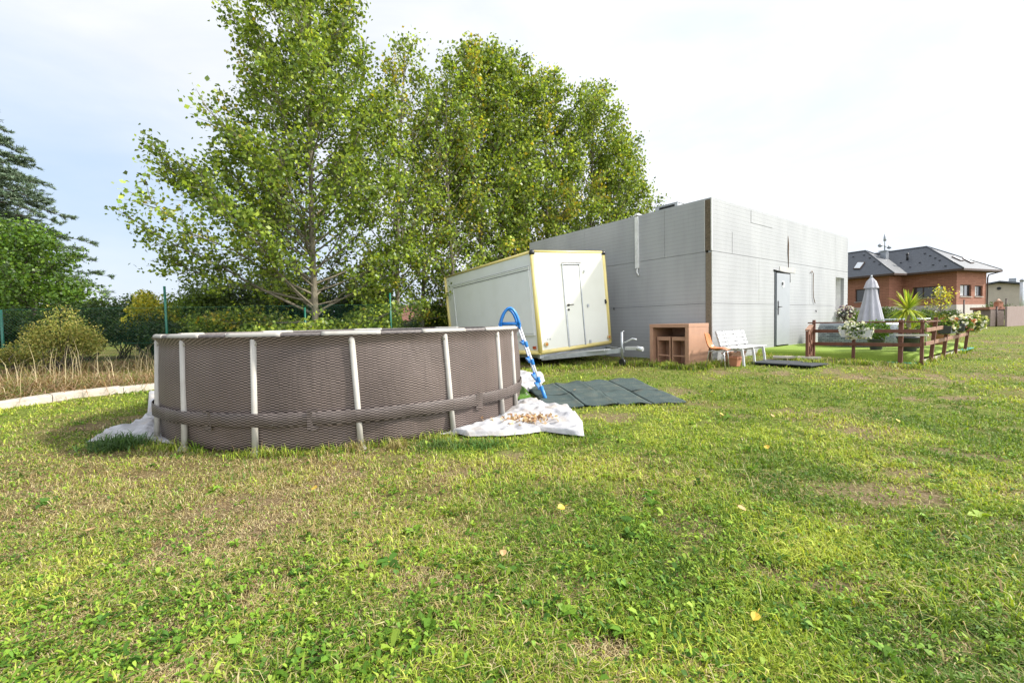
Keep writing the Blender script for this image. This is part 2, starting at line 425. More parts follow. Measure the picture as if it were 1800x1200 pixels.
def lawn():
    parts = []
    N = 980000
    x, y = screen_pts(N)
    k = (y > .6) & (y < 30) & ~blocked(x, y) & (np.abs(x) < 40)
    cx = (CURB1.x-CURB0.x); cy = (CURB1.y-CURB0.y)
    k &= ((x-CURB0.x)*cy-(y-CURB0.y)*cx) > 0.03
    so_ = soil_mask(x, y); k &= RG.uniform(0, 1, N) > so_*.97
    dn = fbm(x, y, 5, 51, 3); k &= RG.uniform(0, 1, N) < np.clip((dn-.30)*4.2, .12, 1)
    x, y, so_ = x[k], y[k], so_[k]; N = len(x)
    dr = dryness(x, y)
    isdry = RG.uniform(0, 1, N) < .10+dr*.66
    tone = fbm(x, y, 1.3, 90, 3)
    gi = np.clip((tone-.5)*7+1.5+RG.normal(size=N)*1.0, 0, 3.99)
    pal = GREENS[[3, 0, 1, 2, 4]]; lo_ = np.floor(gi).astype(int); fr = (gi-lo_)[:, None]
    cg = pal[lo_]*(1-fr)+pal[np.minimum(lo_+1, 4)]*fr
    cs = STRAWS[RG.integers(0, 4, N)]
    col = np.where(isdry[:, None], cs, cg)*(1+RG.normal(size=(N, 1))*.13)
    D = np.clip(y, 1, 30)
    h = (.029+.037*fbm(x, y, 1.8, 44, 3))*(1+RG.exponential(.28, N))*np.where(isdry, .9, 1)
    h *= np.where(so_ > .3, .6, 1)
    wd = (.0036+.0026*RG.uniform(0, 1, N))*np.clip((D/2.6)**.8, 1, 8)*np.where(isdry, .75, 1)*np.where(RG.uniform(0, 1, N) < .12, 1.9, 1)
    bend = np.where(isdry, RG.uniform(.7, 1.3, N), RG.uniform(.25, 1.25, N)); h = h*np.where(isdry & (RG.uniform(0, 1, N) < .2), 1.5, 1)
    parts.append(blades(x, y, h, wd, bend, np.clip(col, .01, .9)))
    # matted dead thatch lying flat between the blades
    x, y = screen_pts(420000); k = (y > .6) & (y < 16) & ~blocked(x, y) & (((x-CURB0.x)*cy-(y-CURB0.y)*cx) > .03)
    dd_ = dryness(x, y); k &= RG.uniform(0, 1, len(x)) < np.clip(.12+dd_*.9, 0, 1)*np.clip(vn(x, y, 6, 77)*1.6-.2, .1, 1); x = x[k]; y = y[k]; N = len(x)
    col = np.array([(.46, .37, .19), (.56, .48, .28), (.36, .26, .13), (.50, .42, .22)])[RG.integers(0, 4, N)]*(1+RG.normal(size=(N, 1))*.15)
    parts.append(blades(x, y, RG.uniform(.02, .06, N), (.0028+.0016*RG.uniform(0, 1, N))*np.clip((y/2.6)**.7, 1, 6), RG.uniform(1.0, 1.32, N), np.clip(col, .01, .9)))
    # taller unmown grass at the feet of things
    def tall(line, n, spread, hh, out=0.0):
        L = [Vector(p) for p in line]
        seg = [(L[i+1]-L[i]).length for i in range(len(L)-1)]; T = sum(seg)
        xs = []; ys = []
        for _ in range(n):
            t = rnd.random()*T; i = 0
            while t > seg[i] and i < len(seg)-1: t -= seg[i]; i += 1
            p = L[i].lerp(L[i+1], t/seg[i]); xs.append(p.x+rnd.gauss(0, spread)); ys.append(p.y+rnd.gauss(0, spread))
        x = np.array(xs); y = np.array(ys); k = ~blocked(x, y); x = x[k]; y = y[k]; N = len(x)
        cn = vn(x, y, 3.0, 8); k = RG.uniform(0, 1, N) < np.clip((cn-.15)*2, .15, 1); x = x[k]; y = y[k]; N = len(x)
        c = np.where((RG.uniform(0, 1, N) < .22)[:, None], STRAWS[RG.integers(0, 4, N)], GREENS[RG.integers(0, 4, N)])*(1+RG.normal(size=(N, 1))*.15)
        h = hh*RG.uniform(.45, 1.25, N)*(.6+.8*vn(x, y, 4.0, 88)); D = np.clip(y, 3, 30)
        parts.append(blades(x, y, h, (.004+.002*RG.uniform(0, 1, N))*np.clip(D/4, 1, 4), RG.uniform(.25, 1.0, N), np.clip(c, .01, .9)))
    arc = [PC+Vector((math.cos(a), math.sin(a), 0))*(PR+.06) for a in np.radians(np.arange(195, 325, 5))]
    tall(arc, 2600, .06, .13); tall(arc[6:20], 1500, .07, .17)
    tall([G(200, 785), G(320, 790), G(420, 800), G(560, 796)], 900, .05, .10)
    tall([G(760, 776), G(830, 782), G(880, 780)], 1300, .05, .13)
    tall([G(895, 775), G(1020, 780)], 500, .06, .09)
    tall([G(1130, 642), G(1215, 650), G(1262, 640), G(1310, 640)], 4200, .1, .17)
    tall([G(940, 655), G(1000, 646), G(1130, 640)], 4200, .22, .14)
    tall([G(1330, 622), G(1425, 640), G(1500, 640), G(1610, 648), G(1700, 612)], 5200, .09, .17)
    tall([MB_, MC, MD], 700, .03, .07)
    # long green tuft by the left corner of the groundsheet
    def tuft(px, py, n, hh, sp, c0):
        c = G(px, py); x = c.x+RG.normal(size=n)*sp; y = c.y+RG.normal(size=n)*sp*.7
        col = np.array(c0)*(1+RG.normal(size=(n, 1))*.2)
        parts.append(blades(x, y, hh*RG.uniform(.6, 1.2, n), RG.uniform(.006, .011, n), RG.uniform(.4, 1.1, n), np.clip(col, .01, .9)))
    tuft(205, 788, 520, .27, .13, (.09, .17, .05)); tuft(352, 792, 90, .2, .05, (.16, .27, .03)); tuft(850, 786, 240, .15, .13, (.09, .18, .035)); tuft(770, 785, 200, .14, .12, (.1, .17, .04))
    tuft(625, 792, 70, .18, .05, (.38, .31, .15)); tuft(700, 790, 60, .2, .05, (.36, .30, .13))
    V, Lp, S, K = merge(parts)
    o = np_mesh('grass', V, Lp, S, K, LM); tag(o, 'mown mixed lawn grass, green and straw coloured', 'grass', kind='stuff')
    # broad-leaved weeds and clover
    P4 = []; K4 = []
    def rosettes(n, sz, seed, lo_, hi, vlo=585, lowd=.05):
        x, y = screen_pts(n, vlo=vlo); k = (y > .7) & (y < 16) & ~blocked(x, y) & (((x-CURB0.x)*cy-(y-CURB0.y)*cx) > .05)
        cn = fbm(x, y, .9, seed, 3)*.8+vn(x, y, 4, seed+5)*.3; k &= RG.uniform(0, 1, n) < np.clip((cn-.5)*5, lowd, .9)*(1-.7*soil_mask(x, y))*(1-.5*dryness(x, y))
        x = x[k]; y = y[k]; n = len(x); nl = RG.integers(lo_, hi, n); idx = np.repeat(np.arange(n), nl); m = len(idx)
        s = sz*RG.uniform(.6, 1.4, n)[idx]*RG.uniform(.7, 1.1, m)
        az = RG.uniform(0, 2*PI, m); el = RG.uniform(.1, 1.0, m)
        ax = np.stack([np.cos(az)*np.cos(el), np.sin(az)*np.cos(el), np.sin(el)], 1)
        sd_ = np.stack([-np.sin(az), np.cos(az), RG.normal(size=m)*.3], 1); sd_ = unit(sd_)
        p = np.stack([x[idx], y[idx], gz(x[idx], y[idx])+.012], 1)+RG.normal(size=(m, 3))*.006
        tip = p+ax*s[:, None]; tip[:, 2] -= s*.25; mid = p+ax*(s*.55)[:, None]
        W = (s*RG.uniform(.34, .6, m))[:, None]; dz_ = np.zeros((m, 3)); dz_[:, 2] = s*.08
        q1 = p*.72+tip*.28; q2 = p*.3+tip*.7; lift = ax*0; lift[:, 2] = s*.14
        V = np.stack([p, q1-sd_*W*.36+lift+dz_, q2-sd_*W*.42+lift+dz_, tip, q2+sd_*W*.42+lift+dz_, q1+sd_*W*.36+lift+dz_], 1).reshape(-1, 3)
        base = np.array([(.12, .24, .025), (.19, .33, .035), (.065, .15, .02), (.28, .40, .05)])[RG.integers(0, 4, n)][idx]
        P4.append(V); K4.append(np.repeat(np.clip(base*(1+RG.normal(size=(m, 1))*.12), .01, .9), 6, 0))
    rosettes(6500, .040, 21, 4, 8, lowd=.08)
    rosettes(900, .058, 23, 5, 9)
    rosettes(120000, .020, 29, 2, 4, lowd=.16)
    rosettes(34000, .030, 41, 2, 5, lowd=.12)
    V = np.concatenate(P4); K = np.concatenate(K4)
    o = np_mesh('lawn_weeds', V, np.arange(len(V)), np.arange(len(V)//6)*6, K, LM); tag(o, 'clover, plantain and dandelion leaves growing through the lawn', 'weeds', kind='stuff')
lawn()
# ---------------------------------------------------------------- above-ground pool
def wicker_mat(name, dark=(.022, .015, .014), light=(.235, .187, .168), pu=.088, pv=.0262, thr=.5):
    m, nt, b = nt_new(name)
    uv = nt.nodes.new('ShaderNodeUVMap'); sp = nt.nodes.new('ShaderNodeSeparateXYZ'); nt.links.new(uv.outputs[0], sp.inputs[0])
    nz = nt.nodes.new('ShaderNodeTexNoise'); nz.inputs['Scale'].default_value = 5; nt.links.new(uv.outputs[0], nz.inputs['Vector'])
    wob = mth(nt, 'MULTIPLY', mth(nt, 'SUBTRACT', nz.outputs[0], .5), .03)
    a = mth(nt, 'SINE', mth(nt, 'MULTIPLY', mth(nt, 'ADD', sp.outputs[0], wob), 2*PI/pu))
    c = mth(nt, 'SINE', mth(nt, 'MULTIPLY', mth(nt, 'ADD', sp.outputs[1], wob), 2*PI/pv))
    pr = mth(nt, 'ADD', mth(nt, 'MULTIPLY', mth(nt, 'MULTIPLY', a, c), .5), .5)
    rp = nt.nodes.new('ShaderNodeValToRGB'); e = rp.color_ramp.elements
    e[0].position = thr-.16; e[0].color = (*dark, 1); e[1].position = thr+.2; e[1].color = (*light, 1)
    nt.links.new(pr, rp.inputs[0])
    n2 = nt.nodes.new('ShaderNodeTexNoise'); n2.inputs['Scale'].default_value = 1.6; n2.inputs['Detail'].default_value = 5; nt.links.new(uv.outputs[0], n2.inputs['Vector'])
    r2 = nt.nodes.new('ShaderNodeValToRGB'); r2.color_ramp.elements[0].position = .3; r2.color_ramp.elements[0].color = (.72, .70, .68, 1); r2.color_ramp.elements[1].position = .7; r2.color_ramp.elements[1].color = (1.1, 1.08, 1.05, 1)
    nt.links.new(n2.outputs[0], r2.inputs[0])
    mu = nt.nodes.new('ShaderNodeMix'); mu.data_type = 'RGBA'; mu.blend_type = 'MULTIPLY'; mu.inputs[0].default_value = 1
    nt.links.new(rp.outputs[0], mu.inputs[6]); nt.links.new(r2.outputs[0], mu.inputs[7]); nt.links.new(mu.outputs[2], b.inputs['Base Color'])
    b.inputs['Roughness'].default_value = .55; b.inputs['Specular IOR Level'].default_value = .35
    bp = nt.nodes.new('ShaderNodeBump'); bp.inputs['Strength'].default_value = .35; bp.inputs['Distance'].default_value = .004
    mpw = nt.nodes.new('ShaderNodeMapping'); mpw.inputs['Scale'].default_value = (3, .8, 1); nt.links.new(uv.outputs[0], mpw.inputs[0])
    nw = nt.nodes.new('ShaderNodeTexNoise'); nw.inputs['Scale'].default_value = 2.2; nw.inputs['Detail'].default_value = 5; nw.inputs['Distortion'].default_value = .6; nt.links.new(mpw.outputs[0], nw.inputs['Vector'])
    nt.links.new(mth(nt, 'ADD', pr, mth(nt, 'MULTIPLY', nw.outputs[0], 11)), bp.inputs['Height']); nt.links.new(bp.outputs[0], b.inputs['Normal'])
    return m
WK = wicker_mat('wicker_print'); WKD = wicker_mat('wicker_print_band', light=(.20, .167, .153), thr=.5)
BEIGE = mat('beige_plastic', (.43, .41, .37), .5, (.36, .34, .305), 3, dirt=((.25, .22, .18), .35, 9))
TARPM = mat('groundsheet_fabric', (.47, .47, .48), .75, (.36, .36, .38), 5, bump=.6, bsc=14, dirt=((.33, .26, .18), .7, 3.2))
def pol(th, r, z): return (PC.x+r*math.cos(th), PC.y+r*math.sin(th), z)
def ray_circle(px, R, py=700):
    d = ray(px, py); d = Vector((d.x, d.y, 0)).normalized(); o = Vector((0, 0, 0))-PC
    b = o.dot(d); c = o.dot(o)-R*R; disc = b*b-c
    if disc < 0: disc = 0
    t = -b-math.sqrt(disc); q = d*t; return math.atan2(q.y-PC.y, q.x-PC.x)
pool = thing('frame_swimming_pool', 'round above-ground pool with brown wicker print wall and beige legs', 'swimming pool', PC)
NT = 240; ZS = [0.0, .03, .1, .2, .27, .345, .42, .5, .65, .8, .95, 1.05, 1.12, 1.19]
legs_px = [(318, 318), (443, 443), (618, 632), (783, 797), (875, 885)]
leg_th = [ray_circle(p[0]*.5+p[1]*.5, PR) for p in legs_px]
step = math.radians(30)
print('LEG ANGLES', [round(math.degrees(t), 1) for t in leg_th])
leg_all = list(leg_th)
t0 = leg_th[0]
leg_all.insert(0, ray_circle(276, PR)+.0); leg_all.append(ray_circle(905, PR))
a_ = leg_all[0]+2*PI if leg_all[0] < leg_all[-1] else leg_all[0]
rest = (leg_all[0]+2*PI-leg_all[-1]) if leg_all[0] < 0 or leg_all[0] < leg_all[-1] else (leg_all[0]-leg_all[-1]) % (2*PI)
span = (leg_all[0]-leg_all[-1]) % (2*PI); nfar = 6
if span < PI: span = span
for k in range(1, nfar): leg_all.append(leg_all[-1 if False else 6]+span*k/nfar)
def wall_r(th, z):
    d = min(abs((th-a+PI) % (2*PI)-PI) for a in leg_all)
    bul = .05*math.cos(min(1, d/.24)*PI/2) if False else .02*min(1, d/.2)
    base = 2.484+bul*.9*math.sin(PI*min(1, z/1.1))+.02*math.sin(z*3)
    wr = .006*math.sin(th*61+z*9)*max(0, 1-z/.35)+.008*math.sin(th*23+z*14)*max(0, 1-abs(z-.1)/.3)
    if z < .02: base -= .05
    if z > 1.13: base += .05
    return base+wr
def wall_mesh(name, zs, rf, m, parent, t0=0, t1=2*PI, n=NT):
    V = []; uv = []
    for z in zs:
        for j in range(n+1):
            th = t0+(t1-t0)*j/n; V.append(pol(th, rf(th, z), z)); uv.append((th*2.4, z))
    fs = [(i*(n+1)+j, i*(n+1)+j+1, (i+1)*(n+1)+j+1, (i+1)*(n+1)+j) for i in range(len(zs)-1) for j in range(n)]
    inv = root_matrix(parent).inverted()
    me = bpy.data.meshes.new(name); me.from_pydata([tuple(inv @ Vector(v)) for v in V], [], fs)
    ul = me.uv_layers.new(name='UVMap')
    for lp in me.loops: ul.data[lp.index].uv = uv[lp.vertex_index]
    for p in me.polygons: p.use_smooth = True
    return link_mesh(name, me, m, parent)
wall_mesh('wall_liner', ZS, wall_r, WK, pool)
# second skin: inner face of the liner
LINER = mat('inner_liner_blue', (.09, .16, .22), .4)
wall_mesh('inner_liner', [0.05, .6, 1.14], lambda t, z: 2.33, LINER, pool, n=120)
# tension band wrapped round the legs
def leg_dist(t): return min(abs((t-a+PI) % (2*PI)-PI) for a in leg_mid)
leg_mid = list(leg_all)
for k in range(5): leg_mid[k+1] = ray_circle(legs_px[k][0]*.35+legs_px[k][1]*.65, PR+.03)
def band_r(t, z):
    d = leg_dist(t); r = 2.550+.012*math.cos(min(d/.24, 1)*PI)+.004*math.sin(t*31+z*20)
    return r-(.006 if not .29 < z < .42 else 0)
wall_mesh('tension_band', [.285, .291, .36, .419, .425], band_r, WKD, pool, n=720)
wb = MB(); wb.lathe([(2.35, .98), (.01, .985)], PC, 64, cap=False)
m_, nt_, b_ = nt_new('pool_water'); b_.inputs['Base Color'].default_value = (.05, .16, .2, 1); b_.inputs['Roughness'].default_value = .05
wb.build('water', m_, pool)
WK_R = mat('rail_sleeve_grey', (.19, .165, .155), .5, (.09, .075, .07), 40, stretch=(1, 1, 1))
for k, th in enumerate(leg_all):
    mb = MB(); rr = PR+.01
    bot = PR+.045; bth = th
    if k in range(1, 6):
        bth = ray_circle(legs_px[k-1][1], PR+.03); tth = ray_circle(legs_px[k-1][0], PR-.02, 590)
    else: tth = th
    zt = 1.18; fl = .0
    mb.tube([pol(bth, PR+.022, fl), pol(bth*.7+tth*.3, PR+.0, .36), pol(tth, 2.487, zt-.03)], .030, 12)
    mb.build('leg', BEIGE, pool)
    fb = MB(); fb.lathe([(.06, 0), (.065, .012), (.045, .03), (.036, .05)], Vector(pol(bth, PR+.028, .0)), 12); fb.build('leg_foot', BEIGE, pool)
    # rail joint (T piece)
    mb = MB(); dth = .115
    mb.tube([pol(tth+dth*(q/6-1), 2.475+.004, 1.2+.002) for q in range(13)], .035, 12, flat=.85)
    mb.tube([pol(tth, 2.475, 1.19), pol(tth, 2.483, 1.10)], .0345, 12)
    mb.build('rail_joint', BEIGE, pool)
lt = sorted([t % (2*PI) for t in leg_all])
for i in range(len(lt)):
    a0 = lt[i]; a1 = lt[(i+1) % len(lt)]+(2*PI if i == len(lt)-1 else 0)
    mb = MB(); n = 14
    mb.tube([pol(a0+(a1-a0)*q/n, 2.475, 1.2) for q in range(n+1)], .030, 10, flat=.85); mb.build('top_rail', WK_R, pool)
# drain patches on the wall
for px, py, hh in ((300+20, 0, 0),):
    pass
for th0 in (ray_circle(538+10, 2.46), ray_circle(372, 2.46), ray_circle(832, 2.46)):
    wall_mesh('repair_patch', [.24, .3, .42, .44], lambda t, z: wall_r(t, z)+.03, WKD, pool, th0-.012, th0+.03, 6)

# ---------------------------------------------------------------- groundsheet (one sheet under the pool)
def make_tarp():
    pts = [(math.atan2(p.y-PC.y, p.x-PC.x), (Vector((p.x, p.y, 0))-PC).length) for p in TR]
    pl = [(math.atan2(p.y-PC.y, p.x-PC.x), (Vector((p.x, p.y, 0))-PC).length) for p in TL]
    N = 900; R = np.zeros(N)+2.3
    def fill(poly):
        # radial reach of an outline seen from the pool's middle
        for i in range(N):
            th = -PI+2*PI*i/N; dx, dy = math.cos(th), math.sin(th)
            best = 0
            for k in range(len(poly)):
                a = poly[k]-PC; b = poly[(k+1) % len(poly)]-PC
                ex, ey = b.x-a.x, b.y-a.y; den = dx*ey-dy*ex
                if abs(den) < 1e-9: continue
                t = (a.x*ey-a.y*ex)/den; s = (a.x*dy-a.y*dx)/den
                if t > 0 and 0 <= s <= 1: best = max(best, t)
            R[i] = max(R[i], best)
    fill(TR); fill(TL)
    M_ = 46; V = np.zeros((N, M_, 3))
    for i in range(N):
        th = -PI+2*PI*i/N; rr = 2.2+(R[i]-2.2)*np.linspace(0, 1, M_)
        x = PC.x+rr*math.cos(th); y = PC.y+rr*math.sin(th)
        wr = (1-np.abs(2*fbm(x, y, 2.2, 61, 4)-1))**3*.06+fbm(x, y, 9, 62, 3)*.035+(1-np.abs(2*fbm(x, y, 5, 63, 3)-1))**4*.03
        e = np.clip((rr-2.38)/.25, 0, 1); edge = np.clip((R[i]-rr)/.05, .25, 1)
        V[i, :, 0] = x; V[i, :, 1] = y; V[i, :, 2] = gz(x, y)+.014+wr*e*edge+(.0 if R[i] > 2.35 else -.02)
    V = V.reshape(-1, 3); i = np.arange(N)[:, None]*M_+np.arange(M_-1)[None, :]; j = ((np.arange(N)+1) % N)[:, None]*M_+np.arange(M_-1)[None, :]
    q = np.stack([i, i+1, j+1, j], -1).reshape(-1)
    o = np_mesh('groundsheet', V, q, np.arange(len(q)//4)*4, None, TARPM, loc=(PC.x, PC.y, 0), smooth=True)
    tag(o, 'crumpled pale grey groundsheet spread out from under the wicker pool', 'groundsheet')
make_tarp()
# dry leaf litter lying on the sheet
def litter():
    n = 210; c = G(925, 748); a = G(975, 742)-c; X = RG.normal(size=n)*.22; Y = RG.normal(size=n)*.09
    ang = .12; x = c.x+X*math.cos(ang)*.75-Y*math.sin(ang); y = c.y+X*math.sin(ang)*.55+Y
    z = gz(x, y)+.075+RG.uniform(0, .035, n)
    col = np.array([(.45, .28, .17), (.55, .40, .26), (.30, .17, .10), (.6, .48, .34)])[RG.integers(0, 4, n)]
    V, K = leaf_arrays(np.stack([x, y, z], 1), RG.uniform(.04, .075, n), RG.uniform(.03, .05, n), col, 1.2, .2)
    o = leaf_mesh('leaf_litter', V, K, LM, loc=(c.x, c.y, .03)); tag(o, 'heap of dry brown leaves lying on the groundsheet', 'leaf litter', kind='stuff')
litter()
PAVER = mat('pinkish_paver', (.42, .33, .28), .9, (.3, .23, .2), 12, bump=.5, bsc=40)
mb = MB(); c = G(930, 664); mb.box(c+Vector((0, 0, .035)), (.34, .2, .07), (Vector((.97, .2, 0)), Vector((-.2, .97, 0)), Vector((0, 0, 1)))); o = mb.build('paving_brick', PAVER, loc=c, bevel=.008)
tag(o, 'pinkish paving brick weighing down the groundsheet behind the pool ladder', 'brick')
TURFM = mat('artificial_turf', (.11, .24, .02), .9, (.07, .17, .015), 45, bump=.8, bsc=160)
mb = MB(); c0 = G(908, 706); pts = [G(900, 712), G(933, 707), G(925, 694), G(912, 684), G(898, 690)]
mb.add([p+Vector((0, 0, .105)) for p in pts]+[p+Vector((0, 0, .075)) for p in pts], [(0, 1, 2, 3, 4), (5, 6, 7, 8, 9)]+[(i, (i+1) % 5, (i+1) % 5+5, i+5) for i in range(5)])
o = mb.build('turf_scrap', TURFM, loc=c0); tag(o, 'scrap of bright green artificial turf lying against the pool wall', 'turf scrap')

# ---------------------------------------------------------------- rubber mats
RUB = mat('green_rubber', (.045, .075, .07), .75, (.03, .05, .05), 4, bump=.5, bsc=120, dirt=((.12, .12, .09), .5, 6))
def bil(u, v):   # u: left->right, v: far->near
    return (MA*(1-u)+MB_*u)*(1-v)+(MD*(1-u)+MC*u)*v
ucuts = [0, .26, .5, .75, 1]; mi = 0
labs = ['dark green rubber mat under the foot of the blue pool ladder, in the far row', 'dark green rubber mat second from the pool, in the far row toward the trailer', 'dark green rubber mat third from the pool, in the far row toward the trailer', 'dark green rubber mat at the far right corner of the laid mats',
        'dark green rubber mat overlapping the groundsheet, in the near row beside the pool', 'dark green rubber mat second from the pool, in the near row', 'dark green rubber mat third from the pool, in the near row', 'dark green rubber mat at the near right corner, pointing into the open lawn']
for row in range(2):
    for k in range(4):
        v0, v1 = ((0, .55), (.55, 1))[row]; sh = .03*math.sin(k*2.1+row)
        u0_, u1_ = ucuts[k], ucuts[k+1]; g_ = .006
        n = 14; V = []; top = []
        for a in range(n+1):
            for b in range(n+1):
                u = u0_+g_+(u1_-u0_-2*g_)*a/n; v = v0+g_+(v1-v0-2*g_)*b/n+sh*(1 if row else 1)*(0 if (v0 == 0 and b == 0) or (v1 == 1 and b == n) else 1)
                p = bil(u, v); e = max(abs(2*a/n-1), abs(2*b/n-1))
                z = g1(p.x, p.y)+.032+.014*e**6*(1+math.sin(k*1.7+a*.5))+.006*math.sin(p.x*5+p.y*4)+(.05*max(0, 1-abs(v-.62)*8)*max(0, 1-abs(u-.42)*5))
                V.append(Vector((p.x, p.y, z)))
        fs = [(a*(n+1)+b, (a+1)*(n+1)+b, (a+1)*(n+1)+b+1, a*(n+1)+b+1) for a in range(n) for b in range(n)]
        mb = MB(); mb.add(V, fs, True); c = sum(V, Vector())/len(V); c.z = g1(c.x, c.y)
        o = mb.build('rubber_mat', RUB, loc=c); md = o.modifiers.new('t', 'SOLIDIFY'); md.thickness = .022; md.offset = -1
        if o.data.polygons[5].normal.z < 0: o.data.flip_normals()
        tag(o, labs[mi], 'rubber mat', 'green rubber mats laid on the lawn'); mi += 1

# ---------------------------------------------------------------- pool ladder
BLUE = mat('blue_plastic', (.02, .21, .58), .35, (.016, .17, .5), 4)
WHT = mat('white_painted_tube', (.72, .74, .78), .3, (.62, .64, .68), 8)
lad = thing('pool_ladder', 'white tube pool ladder with blue treads and arched blue handles over the pool edge', 'pool ladder', G(957, 700))
nf = G(957, 702); ff = G(949, 688)
sh = ff-nf; sh.z = 0
topn = P(913, 571, nf.y-.02); topi = P(880, 571, nf.y-.05)
for s_ in (0, 1):
    off = sh*s_; foot = nf+off; foot.z = g1(foot.x, foot.y)+.06; tp = topn+off*1.0; ti = topi+off
    mb = MB(); mb.tube([foot, foot.lerp(tp, .5), tp], .017, 10)
    inner = Vector((ti.x-.42, ti.y, .55)); mb.tube([ti, inner], .017, 10); mb.build('rail', WHT, lad)
    mb = MB(); w_ = (tp.x-ti.x); c = (tp+ti)/2; pts = []
    for q in range(17):
        a = PI*q/16; xx = -math.cos(a); zz = math.sin(a)
        pts.append(c+Vector((xx*w_*.5*(1-.22*zz), 0, zz*.26)))
    mb.tube(pts, .046, 12, flat=.5); mb.tube([c-Vector((w_*.5, 0, -.02)), c+Vector((w_*.5, 0, .02))], .027, 10)
    for e_ in (ti, tp): mb.tube([e_+Vector((0, 0, .03)), e_-Vector((0, 0, .07))], .026, 10)
    mb.build('handle', BLUE, lad)
    mb = MB(); d = (foot-tp).normalized(); mb.tube([foot-d*.16, foot+d*.03, foot+d*.03+Vector((.03, 0, -.07))], .03, 10); mb.build('ladder_foot', BLUE, lad)
for f_ in (.27, .52, .77, .9):
    a = topn.lerp(Vector((nf.x, nf.y, nf.z+.06)), f_); b = a+sh
    mb = MB()
    mb.box((a+b)/2+Vector((-.02, 0, 0)), (.09, (b-a).length+.02, .032), (Vector((1, 0, -.12)).normalized(), (b-a).normalized(), Vector((.12, 0, 1)).normalized()))
    for e_ in (a, b): mb.tube([e_+Vector((-.01, 0, .045)), e_+Vector((.012, 0, -.045))], .027, 10)
    mb.build('tread', BLUE, lad, bevel=.006)

# ---------------------------------------------------------------- box trailer
k_ = 1.15
TBL = P(950, 622, 9.26*k_); TBR = P(1075, 603, 10.46*k_); TTL = P(932, 440, 9.26*k_)
ux = (TBR-TBL); TW = ux.length; ux.normalize()
vz = (TTL-TBL); vz = (vz-ux*vz.dot(ux)); TH = vz.length
# keep the box plumb along its length
vz.normalize(); wy = vz.cross(ux).normalized()
wy = Vector((-.548, .836, -.03)); wy = (wy-ux*wy.dot(ux)).normalized(); vz = ux.cross(wy).normalized()
TH = 2.47; TL_ = 4.9
print('TRAILER', TW, (TTL-TBL).dot(vz), TBL, TBR)
TH = (TTL-TBL).dot(vz)
TM = Matrix((ux, wy, vz)).transposed().to_4x4(); TM.translation = TBL
TMI = TM.inverted()
def tloc(px, py, plane):
    n = wy if plane == 'f' else ux
    return TMI @ RP(px, py, TBL, n)
tr = thing('box_trailer', 'white box trailer with yellow edge trim tilted on the lawn beside the grey building', 'trailer', (0, 0, 0), mw=TM)
TWH = mat('trailer_white_panel', (.80, .79, .70), .32, (.77, .76, .67), 1.2, dirt=((.6, .57, .45), .15, 2.2))
TSD = mat('trailer_side_panel', (.87, .88, .87), .35, (.84, .85, .84), 1.5, dirt=((.6, .6, .52), .15, 2.5))
YEL = mat('yellow_trim', (.82, .68, .27), .4, (.74, .6, .22), 3, dirt=((.5, .42, .2), .3, 6))
DGAP = mat('dark_gap', (.03, .03, .03), .8); GREY = mat('galvanised_steel', (.42, .44, .46), .45, (.3, .32, .34), 9, metal=.6)
ALU = mat('aluminium_frame', (.62, .64, .66), .35, metal=.3); BLK = mat('black_plastic', (.02, .02, .022), .4)
mb = MB(); mb.bb(.03, TW-.03, .03, TL_-.03, .02, TH-.02); mb.build('body', TSD, tr, local=True)
mb = MB(); mb.bb(.035, TW-.035, .012, .03, .03, TH-.03); mb.build('front_panel', TWH, tr, local=True)
mb = MB(); r_ = .056
for (a, b) in [((0, 0, 0), (0, 0, TH)), ((TW, 0, 0), (TW, 0, TH)), ((0, 0, TH), (TW, 0, TH)), ((0, 0, 0), (TW, 0, 0)), ((0, 0, TH), (0, TL_, TH)), ((0, 0, 0), (0, TL_, 0)), ((0, TL_, 0), (0, TL_, TH)), ((TW, 0, TH), (TW, TL_, TH)), ((TW, 0, 0), (TW, TL_, 0)), ((TW, TL_, 0), (TW, TL_, TH)), ((0, TL_, TH), (TW, TL_, TH)), ((0, TL_, 0), (TW, TL_, 0))]:
    a = Vector(a); b = Vector(b); c = Vector((TW/2, TL_/2, TH/2)); ins = lambda p: Vector((p.x+(.03 if p.x < .1 else -.03), p.y+(.03 if p.y < .1 else -.03), p.z+(.03 if p.z < .1 else -.03)))
    mb.tube([ins(a), ins(b)], r_*(.62 if a.z == b.z and a.z > 1 else 1.0), 12)
mb.build('edge_trim', YEL, tr, local=True)
for x_ in (.03, TW-.03): mb = MB(); mb.lathe([(.065, -.06), (.07, 0), (.05, .05), (.01, .06)], (x_, .03, TH-.045), 12); mb.build('corner_cap', BLK, tr, local=True)
dl = tloc(988, 466, 'f'); drr = tloc(1029, 600, 'f'); dx0, dx1 = dl.x, drr.x; dz1 = tloc(988, 461, 'f').z; dz0 = .06
print('TDOOR', dx0, dx1, dz0, dz1, TW, TH)
door = MB(); door.bb(dx0+.03, dx1-.03, -.012, .012, dz0+.02, dz1-.09); door = door.build('door', TWH, tr, local=True, bevel=.004)
mb = MB(); mb.bb(dx0-.01, dx0+.02, -.02, .012, dz0, dz1-.06); mb.bb(dx1-.02, dx1+.01, -.02, .012, dz0, dz1-.06); mb.bb(dx0-.03, dx1+.03, -.03, .012, dz1-.06, dz1-.03); mb.build('door_frame', ALU, tr, local=True)
